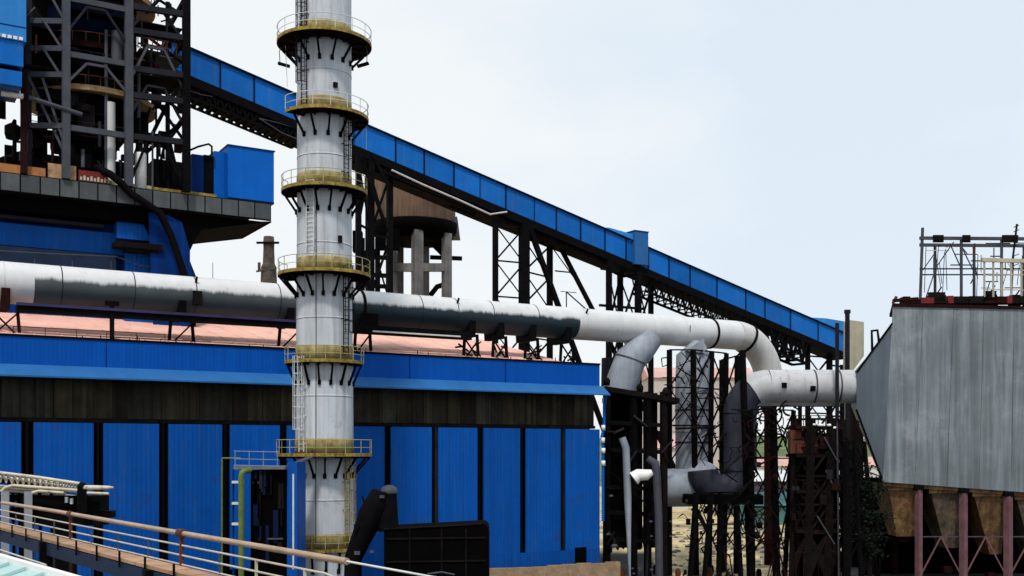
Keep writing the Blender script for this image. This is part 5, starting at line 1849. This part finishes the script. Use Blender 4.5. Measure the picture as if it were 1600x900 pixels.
rnd = random.Random(90)
for i in range(26):
    c = at(rnd.uniform(1182, 1242), rnd.uniform(636, 700), rnd.uniform(103.8, 105.5))
    r_ = rnd.uniform(0.5, 1.3)
    a_ = rnd.uniform(0, 6.28)
    MB().path(arc(c, (1, 0, 0), (0, 0, 1), r_, a_, a_ + rnd.uniform(1.2, 3.0), 7), rnd.uniform(0.05, 0.11), 5).build('bent_conduit', rnd.choice(['black', 'soot']), r4)
for i in range(22):
    p = at(rnd.uniform(945, 1245), rnd.uniform(815, 890), rnd.uniform(108, 113))
    b_ = MB().lathe((p.x, p.y, 0), [(0.25, 0), (0.3, 0.5), (0.2, 0.9), (0.01, 0.95)], 9)
    if i < 12:
        solo('oil_drum', b_, rnd.choice(['soot', 'rust', 'steel']), 'scuffed small drum standing on the ground among the rack legs', 'drum', 'drums among the rack legs')
rnd = random.Random(61)
for t_, x0, x1, y0, y1, n in ((r3, 1060, 1165, 780, 900, 26), (r4, 1168, 1245, 700, 900, 30)):
    for i in range(n):
        px, py = rnd.uniform(x0, x1), rnd.uniform(y0, y1)
        Y = rnd.uniform(103.5, 106.5)
        p = at(px, py, Y)
        k = rnd.random()
        if k < 0.45:
            bar('stay_bar', p, p + Vector((rnd.uniform(-1.6, 1.6), 0, rnd.uniform(-2.6, 2.6))), rnd.uniform(0.06, 0.14), rnd.choice(['black', 'soot', 'rust_dark']), t_)
        else:
            s_ = rnd.uniform(0.12, 0.45)
            MB().lathe(p, [(0.01, -s_), (s_ * .7, -s_ * .8), (s_ * .55, 0), (s_ * .75, s_ * .5), (0.01, s_ * .7)], 7).build('valve_body', rnd.choice(['black', 'soot', 'black', 'rust_dark', 'duct_dim']), t_)
rnd = random.Random(71)
for t_, x0, x1, y0, y1, n in ((r1, 1045, 1135, 555, 740, 24), (r2, 1125, 1182, 640, 880, 18), (r4, 1165, 1245, 640, 895, 20)):
    for i in range(n):
        p = at(rnd.uniform(x0, x1), rnd.uniform(y0, y1), rnd.uniform(106, 109.5) if t_ is r1 else rnd.uniform(103.5, 106))
        d_ = Vector((rnd.choice([-1, 1]) * rnd.uniform(0.8, 2.2), 0, rnd.uniform(0.8, 2.6))) if rnd.random() < 0.7 else Vector((rnd.uniform(1, 2.5), 0, rnd.uniform(-.1, .1)))
        bar('lattice_bar', p - d_ / 2, p + d_ / 2, rnd.uniform(0.06, 0.13), rnd.choice(['black', 'black', 'soot', 'rust_dark']), t_)
# red brown stair tower in front of the precipitator nozzle
st = rack('sooty black stair tower with one rusty panel at the precipitator inlet', [(1243, 1238, 103, 0.5), (1268, 1262, 101.5, 0.55), (1300, 1292, 101.5, 0.5), (1316, 1322, 103, 0.5)], at(0, 655, 102).z, 0.4, 5, m='soot', bw=0.2, name='stair_tower', cat='tower', group=None)
for i, py in enumerate((668, 712, 768, 830, 880)):
    z = at(0, py, 102).z
    fl = MB().box(((at(1240, 0, 102).x + at(1318, 0, 102).x) / 2, 103.6, z), (at(1316, 0, 102).x - at(1244, 0, 102).x, 4.0, 0.3)).build('landing', 'soot' if i else 'rust_dark', st)
    q = MB()
    for k in range(7):
        x = at(1244 + k * 11.5, 0, 101.6).x
        q.bar((x, 101.6, z + 0.1), (x, 101.6, z + 1.1), 0.06)
    q.bar((at(1244, 0, 101.6).x, 101.6, z + 1.1), (at(1314, 0, 101.6).x, 101.6, z + 1.1), 0.07)
    q.build('landing_rail', 'rust_dark', fl)
MB().box((at(1280, 0, 105.5).x, 106.0, at(0, 790, 105).z / 1 + 0.5), (at(1312, 0, 105).x - at(1250, 0, 105).x, 1.2, 13)).build('core', 'void', st)
MB().box((at(1258, 0, 102).x, 102.8, at(0, 690, 102).z), (2.6, 1.0, 2.2)).build('panel', 'rust', st)
rnd = random.Random(19)
for i in range(26):
    p = at(rnd.uniform(1238, 1322), rnd.uniform(665, 895), rnd.uniform(101.0, 102.5))
    if rnd.random() < 0.6:
        bar('stay_bar', p, p + Vector((rnd.uniform(-1.8, 1.8), 0, rnd.uniform(-1.8, 1.8))), rnd.uniform(0.06, 0.16), rnd.choice(['black', 'soot', 'rust_dark']), st)
    else:
        MB().box(p, (rnd.uniform(.3, 1.0), .4, rnd.uniform(.3, 1.1))).build('switch_box', rnd.choice(['soot', 'black', 'rust_dark', 'steel_dark']), st)
for pa, ya, pb, yb in ((1288, 683, 1308, 720), (1290, 735, 1305, 765), (1276, 805, 1304, 850), (1308, 660, 1311, 895)):
    bar('handrail', at(pa, ya, 101.2), at(pb, yb, 101.2), 0.1, 'steel', st)
for px, py in ((1270, 663), (1282, 664), (1296, 664), (1303, 668)):
    MB().lathe(at(px, py, 101.5), [(0.01, -.1), (.3, -.12), (.3, .05), (.01, .15)], 8).build('lamp_shade', 'white', st)
sr = rack('black lattice mast hard against the precipitator nozzle', [(1322, 1324, 100, 0.45), (1335, 1346, 100, 0.3), (1350, 1372, 102, 0.3)], at(0, 690, 100).z, 0.4, 5, bw=0.13, name='lattice_mast', cat='mast', group=None)
rnd = random.Random(44)
for i in range(40):
    p = at(rnd.uniform(1318, 1385), rnd.uniform(665, 895), rnd.uniform(101.5, 103))
    if p.x > at(1345, 0, 101).x and p.z > at(0, 720, 101).z:
        continue
    pts = [p]
    for _ in range(3):
        pts.append(pts[-1] + Vector((rnd.uniform(-0.9, 0.9), 0, rnd.uniform(-0.8, 0.8))))
    MB().path(pts, rnd.uniform(0.04, 0.1), 5).build('conduit', rnd.choice(['black', 'soot']), sr)


# =================================================================== TREES (dark foliage behind the racks)
def tree(label, px, Y, h, w, seed, n=900, z0=0.15):
    rn = random.Random(seed)
    b = at(px, 0, Y)
    base = Vector((b.x, Y, 0))
    t = thing('tree', label, 'tree', base, 'dark trees behind the racks')
    tr = MB()
    tr.path([base, base + Vector((0.1, 0, h * .3)), base + Vector((-0.1, 0.1, h * .6)), base + Vector((0.1, 0, h * .85))], [0.28, 0.22, 0.14, 0.04], 8)
    for i in range(9):
        zz = h * rn.uniform(z0 + 0.1, 0.75)
        a = rn.uniform(0, 6.28)
        tr.path([base + Vector((0, 0, zz)), base + Vector((math.cos(a) * w * .35, math.sin(a) * w * .35, zz + h * .08)), base + Vector((math.cos(a) * w * .6, math.sin(a) * w * .6, zz + h * .18))], [0.1, 0.06, 0.02], 5)
    tr.build('trunk', 'bark', t)
    c = MB()
    cl = []
    for i in range(26):
        a = rn.uniform(0, 6.28)
        zz = rn.uniform(z0, 1.0)
        rr = w * rn.uniform(0.1, 0.8) * math.sin(math.pi * min(1, max(0.12, (zz - z0 + .1) / (1.1 - z0))))
        cl.append((base + Vector((math.cos(a) * rr, math.sin(a) * rr, zz * h)), rn.uniform(0.4, 0.9)))
    for i in range(n):
        cc, rs = rn.choice(cl)
        p = cc + Vector((rn.gauss(0, rs * .6), rn.gauss(0, rs * .6), rn.gauss(0, rs * .5)))
        if p.z < 0.1:
            continue
        d = Vector((rn.uniform(-1, 1), rn.uniform(-1, 1), rn.uniform(-1, 1))).normalized()
        e = d.orthogonal().normalized()
        s = rn.uniform(0.12, 0.26)
        c.add([p - d * s, p + e * s * .5, p + d * s, p - e * s * .5], [(0, 1, 2, 3)])
    c.build('crown', 'leaf', t)


tree('dark leafy tree between lattice mast and first ochre hopper', 1358, 101, 9.2, 1.9, 1, 1700)
tree('dark tree directly behind the sooty stair tower', 1322, 108, 12, 2.6, 2, 1700)

# =================================================================== BACKGROUND SHEDS


def shed(name, label, px0, px1, py0, py1, Y, roofpx, wall, roofm, dep=8, n=3, group=None):
    a, b = at(px0, py1, Y), at(px1, py1, Y)
    t = thing(name, label, 'shed', ((a.x + b.x) / 2, Y, 0), group)
    zt_ = at(0, py0, Y).z
    MB().box(((a.x + b.x) / 2, Y + dep / 2, zt_ / 2), (b.x - a.x, dep, zt_)).build('wall', wall, t)
    rp_ = at(0, py0 - roofpx, Y).z
    r_ = MB()
    r_.prism([Vector((a.x - .4, Y - .5, zt_ + .003)), Vector((a.x - .4, Y + dep / 2, rp_ + .003)), Vector((a.x - .4, Y + dep + .5, zt_ + .003)), ], (b.x - a.x + .8, 0, 0))
    r_.build('roof', roofm, t)
    for i in range(n):
        x = a.x + (b.x - a.x) * (i + .5) / n
        wn = MB().box((x, Y - 0.03, zt_ * .55), (1.0, 0.06, 0.9)).build('window', 'void', t)
        MB().box((x, Y - 0.05, zt_ * .55 - 0.5), (1.2, 0.14, 0.08)).build('sill', 'concrete', wn)
    return t


shed('storage_shed', 'teal sheeted low shed on the sandy lot', 1160, 1262, 790, 815, 158, 20, 'teal', 'teal', 6, 3)
shed('storage_shed', 'grey walled shed with bright white roof behind the teal shed', 1130, 1268, 752, 772, 182, 16, 'steel', 'shed_white', 8, 4)
shed('storage_shed', 'long whitewashed shed with pink roof below the green hill', 1100, 1420, 728, 742, 250, 14, 'shed_white', 'pink_wall', 12, 6)
shed('storage_shed', 'small pale shed glimpsed between the collector and riser duct', 1000, 1075, 700, 740, 200, 22, 'shed_white', 'pink_wall', 8, 2)
shed('works_shed', 'tall pale pink shed seen behind the black rack legs', 1015, 1180, 590, 740, 236, 20, 'pale_shed', 'pink_wall', 16, 5) if 'pale_shed' in M else None
# loose rocks and rubble on the sandy lot
rub = MB()
rnd = random.Random(8)
for i in range(260):
    Y = rnd.uniform(118, 155)
    p = at(rnd.uniform(1050, 1270), 0, Y)
    s = rnd.uniform(0.12, 0.5)
    rub.lathe((p.x, Y, -0.02), [(s, 0), (s * .8, s * .4), (s * .3, s * .6), (0.01, s * .62)], 6, smooth=False)
ro = rub.build('rubble', 'concrete')
ro['kind'] = 'stuff'
ro['label'] = 'loose grey rubble scattered on the sandy lot'

# =================================================================== BLACK LOADER AND TANK BEFORE THE HALL
LY = 62.0
ld = thing('loading_chute', 'black upright loading chute with a pale domed cap', 'chute', (at(580, 0, LY).x, LY, 0))
pts = [at(552, 872, LY), at(566, 838, LY), at(580, 805, LY), at(592, 785, LY), at(598, 768, LY)]
MB().path([Vector((at(548, 0, LY).x, LY, 0.02))] + pts, [0.6, 0.5, 0.6, 0.75, 0.75, 0.6], 16).build('boom', 'black', ld)
MB().path([at(606, 830, LY), at(606, 790, LY), at(606, 768, LY)], [0.62, 0.55, 0.5], 16).build('spout', 'black', ld)
MB().lathe(at(608, 768, LY), [(0.5, -0.1), (0.52, 0.0), (0.42, 0.22), (0.2, 0.35), (0.01, 0.38)], 18).build('cap', 'steel', ld)
q = MB()
for px, py in ((560, 820), (572, 800), (584, 778)):
    q.bar(at(px, py, LY - 0.6), at(px - 6, py + 14, LY - 0.6), 0.12)
q.tube(at(572, 795, LY), at(566, 775, LY) * 1, 0.05)
q.tube(at(618, 790, LY), at(614, 822, LY), 0.05)
q.build('strut', 'black', ld)
for px, py, s in ((597, 776, 0.16), (558, 864, 0.2), (581, 862, 0.14)):
    MB().box(at(px, py, LY - 0.8), (s * 1.6, 0.1, s)).build('plate', 'steel', ld)
bt_ = thing('black_tank', 'big black tank with rounded corner before the blue panels', 'tank', (at(685, 0, LY).x, LY + 1, 0))
pl = [at(600, 905, LY - 1), at(600, 826, LY - 1), at(680, 822, LY - 1), at(750, 818, LY - 1), at(758, 819, LY - 1), at(762, 824, LY - 1), at(763, 835, LY - 1), at(763, 905, LY - 1)]
pl[0].z = 0.6
pl[-1].z = 0.6
MB().prism(pl, (0, 3.2, 0)).build('body', 'void', bt_)
MB().path([at(600, 827, LY - 1.02), at(680, 823, LY - 1.02), at(752, 819, LY - 1.02)], 0.06, 6).build('rim', 'soot', bt_)
for px in (640, 690, 728):
    bar('seam', at(px, 826, LY - 1.03), at(px, 900, LY - 1.03), 0.07, 'soot', bt_)
for py in (842, 878):
    bar('rib', at(603, py, LY - 1.04), at(760, py - 2, LY - 1.04), 0.09, 'soot', bt_)
for px in (612, 680, 750):
    bar('foot', (at(px, 0, LY).x, LY, 0), (at(px, 0, LY).x, LY, 0.7), 0.4, 'black', bt_)
MB().path([at(668, 897, LY - 1.4), at(690, 894, LY - 1.4), at(710, 898, LY - 1.4)], 0.06, 6).build('grab_rail', 'steel', bt_)

# =================================================================== BLUE SWITCH HOUSE + GREEN PIPE BEFORE THE HALL
HYY = 72.0
sw = thing('switch_house', 'dark blue switch house with railed roof left of the chimney foot', 'cabin', (at(415, 0, HYY).x, HYY + 2, 0))


def hx(px, Y=HYY):
    return at(px, 0, Y).x


def hz(py, Y=HYY):
    return H + (HZ - py) * Y / F


MB().box(((hx(390) + hx(442)) / 2, HYY + 2, hz(735) / 2), (hx(442) - hx(390), 3.4, hz(735))).build('body', 'void', sw)
rnd = random.Random(23)
for i in range(16):
    px, py = rnd.uniform(390, 440), rnd.uniform(742, 860)
    w_ = rnd.uniform(0.05, 0.35)
    MB().box((hx(px), HYY + 0.2, hz(py)), (w_, 0.3, rnd.uniform(0.4, 2.6))).build('gear', rnd.choice(['navy', 'navy', 'black', 'soot', 'soot', 'steel_dark']), sw)
MB().box(((hx(446) + hx(462)) / 2, HYY + 2, hz(722) / 2), (hx(462) - hx(446), 3.0, hz(722))).build('side_panel', 'blue_wall', sw)
MB().box(((hx(366) + hx(446)) / 2, HYY + 1.8, hz(731)), (hx(446) - hx(366), 4.0, 0.2)).build('roof_slab', 'concrete', sw)
q = MB()
for py in (705, 717, 727):
    q.tube(Vector((hx(366), HYY - 0.1, hz(py))), Vector((hx(436), HYY - 0.1, hz(py + 1.5))), 0.035, 6)
for px in (368, 390, 412, 434):
    q.tube(Vector((hx(px), HYY - 0.1, hz(731))), Vector((hx(px), HYY - 0.1, hz(704))), 0.03, 6)
q.build('roof_rail', 'girder_pale', sw) if 'girder_pale' in M else q.build('roof_rail', 'steel', sw)
q = MB()
for px in (366, 380):
    q.bar(Vector((hx(px), HYY - 0.2, 0)), Vector((hx(px), HYY - 0.2, hz(733))), 0.1)
q.build('ladder_rail', 'blue_dark', sw)
for py in (753, 786, 818):
    MB().box((hx(374), HYY - 0.35, hz(py)), (0.75, 0.3, 0.16)).build('step', 'rail_white', sw)
MB().box((hx(404), HYY + 0.2, hz(754)), (0.9, 0.2, 0.12)).build('bracket', 'steel', sw)
MB().box((hx(430), HYY + 0.1, hz(842)), (1.0, 0.3, 0.1)).build('bracket', 'steel', sw)
q = MB()
q.tube(Vector((hx(347), HYY, 0)), Vector((hx(347), HYY, hz(716))), 0.06)
q.tube(Vector((hx(347), HYY, hz(716))), Vector((hx(376), HYY, hz(716))), 0.06)
q.build('conduit', 'green', sw)
tube('stay_pole', Vector((hx(463), HYY - 1, 3)), Vector((hx(463), HYY - 1, hz(740))), 0.06, 'rail_white', sw)
MB().bar(Vector((hx(440), HYY + 2, hz(730))), Vector((hx(470), HYY + 5, hz(712))), 0.5, 0.1).build('gangway', 'steel', sw)
gpipe = MB()
gpipe.path([Vector((hx(384), HYY - 1.2, 0.0)), Vector((hx(384), HYY - 1.2, hz(744))), Vector((hx(385), HYY - 1.2, hz(738))), Vector((hx(389), HYY - 1.1, hz(735.5))), Vector((hx(392), HYY - 0.4, hz(735)))], 0.19, 12)
solo('green_pipe', gpipe, 'green', 'upright olive green pipe hooked over beside dark blue switch house', 'pipe', base=(hx(384), HYY - 1.2, 0))

# =================================================================== FOREGROUND WALKWAY, RAIL, ROOF, PIPE BUNDLE
zh = 9.55
P0 = Vector((-11.6, 24.6, 0))
P1 = Vector((-1.72, 11.35, 0))
wd_ = (P1 - P0).normalized()
wn_ = Vector((-wd_.y, wd_.x, 0))
if wn_.y < 0:
    wn_ = -wn_                    # points away from the camera
wk = thing('walkway', 'raised walkway with copper toned handrail and tan plank deck', 'walkway', P0.lerp(P1, .5))


def wp(t, off, z):
    p = P0 + (P1 - P0) * t + wn_ * off
    return Vector((p.x, p.y, z))


MB().path([wp(0.02, 0, zh), wp(0.3, 0, zh + .01), wp(0.66, 0, zh), wp(1.0, 0, zh)], 0.037, 12).build('handrail', 'handrail', wk)
for dz, t1, m in ((0.17, 1.0, 'rail_white'), (0.31, 1.02, 'rail_white'), (0.44, 1.0, 'rail_white')):
    pts = [wp(-0.12, 0.0, zh - dz), wp(0.3, 0.01, zh - dz - 0.004), wp(0.6, 0.0, zh - dz), wp(t1 - 0.03, 0, zh - dz), wp(t1, 0, zh - dz - 0.05)]
    MB().path(pts, 0.014, 8).build('rail', 'rail_grey', wk)
MB().path([wp(1.0, 0, zh), wp(1.09, 0.05, zh - 0.02), wp(1.24, 0.2, zh - 0.05)], 0.012, 8).build('rail', 'rail_white', wk)
MB().path([wp(0.9, 0.3, zh - 0.36), wp(1.0, 0.3, zh - 0.3), wp(1.05, 0.3, zh - 0.34)], 0.012, 8).build('rail', 'rail_grey', wk)
for i, t in enumerate((0.705, 0.36)):
    bar('post', wp(t, 0, zh - 1.1), wp(t, 0, zh), 0.05, 'rust', wk, 0.05)
    MB().path([wp(t - 0.006, 0, zh), wp(t + 0.006, 0, zh)], 0.06, 12).build('clamp', 'rust', wk)
for t in (0.1, 0.2, 0.29, 0.44, 0.53, 0.62, 0.79, 0.86, 0.94):
    bar('post', wp(t, 0, zh - 1.1), wp(t, 0, zh - 0.17), 0.03 if t > 0.8 else 0.024, 'rail_grey' if t > 0.8 else 'steel', wk)
# deck lower and further in towards the camera
zd = 9.12
n = 30
for i in range(n):
    t0, t1 = -0.25 + 1.3 * i / n, -0.25 + 1.3 * (i + 1) / n
    q = MB()
    q.prism([wp(t0, -0.1, zd), wp(t1 - 0.002, -0.1, zd), wp(t1 - .002, -0.4, zd - .01), wp(t0, -0.4, zd - .01)], (0, 0, -0.05))
    q.build('plank', 'deck', wk)
q = MB()
q.prism([wp(-0.25, -0.4, zd - 0.08), wp(1.05, -0.4, zd - 0.08), wp(1.05, -0.4, zd - 0.3), wp(-0.25, -0.4, zd - 0.3)], wn_ * 0.06)
q.build('edge_beam', 'blue_grey', wk)
for t in (0.06, 0.13, 0.2, 0.27, 0.34, 0.41, 0.48, 0.55, 0.62, 0.69, 0.76):
    bar('stanchion', wp(t, -0.43, zd - 0.14), wp(t, -0.43, zd + 0.1), 0.028, 'black', wk)
for t in (0.0, 0.35, 0.7, 1.0):
    bar('support', wp(t, -0.4, 0), wp(t, -0.4, zd - 0.06), 0.2, 'black', wk)
q = MB()
q.path([wp(-0.2, -1.0, zd - 0.22), wp(0.1, -1.0, zd - 0.22), wp(0.3, -0.98, zd - 0.24), wp(0.5, -0.98, zd - 0.24)], 0.016, 7)
q.build('rail', 'rail_grey', wk)
# pipe bundle resting on two grey posts
PBY = 27.0
pbn = thing('pipe_bundle', 'cream bundle of tapered tubes and lattice lying above the walkway', 'pipes', (at(60, 0, PBY).x, PBY, 0))


def pbp(px, py, dy=0):
    return at(px, py, PBY + dy)


MB().path([pbp(-30, 735), pbp(60, 746), pbp(126, 756)], 0.042, 10).build('tube', 'bundle', pbn)
MB().path([pbp(-30, 741, .2), pbp(60, 754, .2), pbp(120, 763, .2)], 0.04, 10).build('tube', 'bundle', pbn)
MB().path([pbp(2, 768), pbp(8, 762), pbp(20, 758.5), pbp(120, 766), pbp(132, 766)], 0.04, 8).build('tube', 'bundle', pbn)
MB().path([pbp(44, 778), pbp(50, 770), pbp(62, 767), pbp(100, 770)], 0.04, 8).build('tube', 'bundle', pbn)
MB().path([pbp(130, 762), pbp(150, 762), pbp(172, 762), pbp(177, 762)], [0.065, 0.06, 0.045, 0.025], 12).build('nozzle', 'bundle', pbn)
MB().path([pbp(134, 770), pbp(170, 771.5)], [0.04, 0.035], 10).build('nozzle', 'bundle', pbn)
MB().path([pbp(124, 760), pbp(131, 762)], 0.12, 12).build('collar', 'black', pbn)
q = MB()
rnd = random.Random(2)
for i in range(15):
    px = -5 + i * 9
    q.tube(pbp(px, 739 + px * .125, 0.1), pbp(px + 6, 754 + px * .1, .1), 0.022, 5)
    q.tube(pbp(px + 6, 754 + px * .1, 0.1), pbp(px + 9, 740 + px * .125, .1), 0.022, 5)
q.build('lacing', 'bundle', pbn)
rnd = random.Random(41)
for i in range(9):
    y0 = 746 + i * 3.2
    x0, x1 = rnd.uniform(-20, 20), rnd.uniform(75, 150)
    MB().path([pbp(x0, y0 + x0 * .09, .3 + .05 * i), pbp((x0 + x1) / 2, y0 + (x0 + x1) * .05 + rnd.uniform(-1, 1), .3 + .05 * i), pbp(x1, y0 + x1 * .09, .3 + .05 * i)], rnd.uniform(0.018, 0.04), 7).build('tube', rnd.choice(['bundle', 'bundle', 'rail_grey', 'soot']), pbn)
for i in range(12):
    px, py = rnd.uniform(10, 160), rnd.uniform(775, 815)
    MB().box(pbp(px, py, 0.5), (rnd.uniform(.1, .7), .3, rnd.uniform(.08, .3))).build('pump_casing', rnd.choice(['soot', 'black', 'void', 'steel_dark']), pbn)
for px in (20, 30, 62, 80):
    bar('post', (pbp(px, 0).x, PBY + .5, 0), pbp(px, 770, .5), 0.07, 'soot', pbn)
q = MB()
for i in range(10):
    px = 4 + i * 12
    q.box(pbp(px, 752 + px * .1, .3), (0.12, 0.1, 0.1))
q.build('clip', 'soot', pbn)
for px in (8, 44):
    bar('post', (pbp(px, 0).x, PBY, 0), pbp(px, 768), 0.17, 'steel_pale', pbn)
bar('hanger', pbp(128, 764), pbp(128, 800), 0.2, 'black', pbn)
q = MB()
q.box(pbp(102, 797, .6), (2.0, 0.6, 0.75))
q.build('motor_box', 'black', pbn)
for px, py in ((104, 781), (112, 783)):
    MB().box(pbp(px, py, 0.2), (0.06, 0.06, 0.14)).build('insulator', 'white', pbn)
bar('motor_leg', Vector((pbp(100, 0).x, PBY + .6, 0)), pbp(100, 815, .6), 0.5, 'black', pbn)
# turquoise roof in the corner
TRY = 8.0
tr_ = thing('shed_roof', 'turquoise sheet roof with white edge in the bottom corner', 'roof', (-4.2, 7, 0))
a = at(-60, 838, 9.0)
b = at(160, 908, 7.0)
dv2 = Vector((b.x - a.x, b.y - a.y, 0)).normalized()
ndv = Vector((dv2.y, -dv2.x, 0))
if ndv.y > 0:
    ndv = -ndv
a2 = a + dv2 * -3
b2 = b + dv2 * 3 + Vector((0, 0, (b.z - a.z) / (b - a).length * 3))
slope = Vector((0, 0, -0.35))
MB().prism([a2, b2, b2 + ndv * 2.5 + slope * 2, a2 + ndv * 2.5 + slope * 2], (0, 0, -0.04)).build('sheet', 'turquoise', tr_)
n_ = int((b2 - a2).length / 0.33)
for i in range(n_):
    e_ = a2.lerp(b2, (i + 0.5) / n_)
    MB().bar(e_ + ndv * 0.04 + Vector((0, 0, 0.006)), e_ + ndv * 2.5 + slope * 2 + Vector((0, 0, 0.01)), 0.018, 0.018).build('standing_seam', 'turquoise', tr_)
MB().bar(a2 + Vector((0, 0, 0.01)), b2 + Vector((0, 0, 0.01)), 0.05, 0.05).build('edge_trim', 'white', tr_)
MB().prism([a2 + ndv * .3 + Vector((0, 0, -.2)), b2 + ndv * .3 + Vector((0, 0, -.2)), b2 + ndv * 2.2 + slope * 2 + Vector((0, 0, -.1)), a2 + ndv * 2.2 + slope * 2 + Vector((0, 0, -.1))], (0, 0, -7)).build('wall', 'shed_white', tr_)
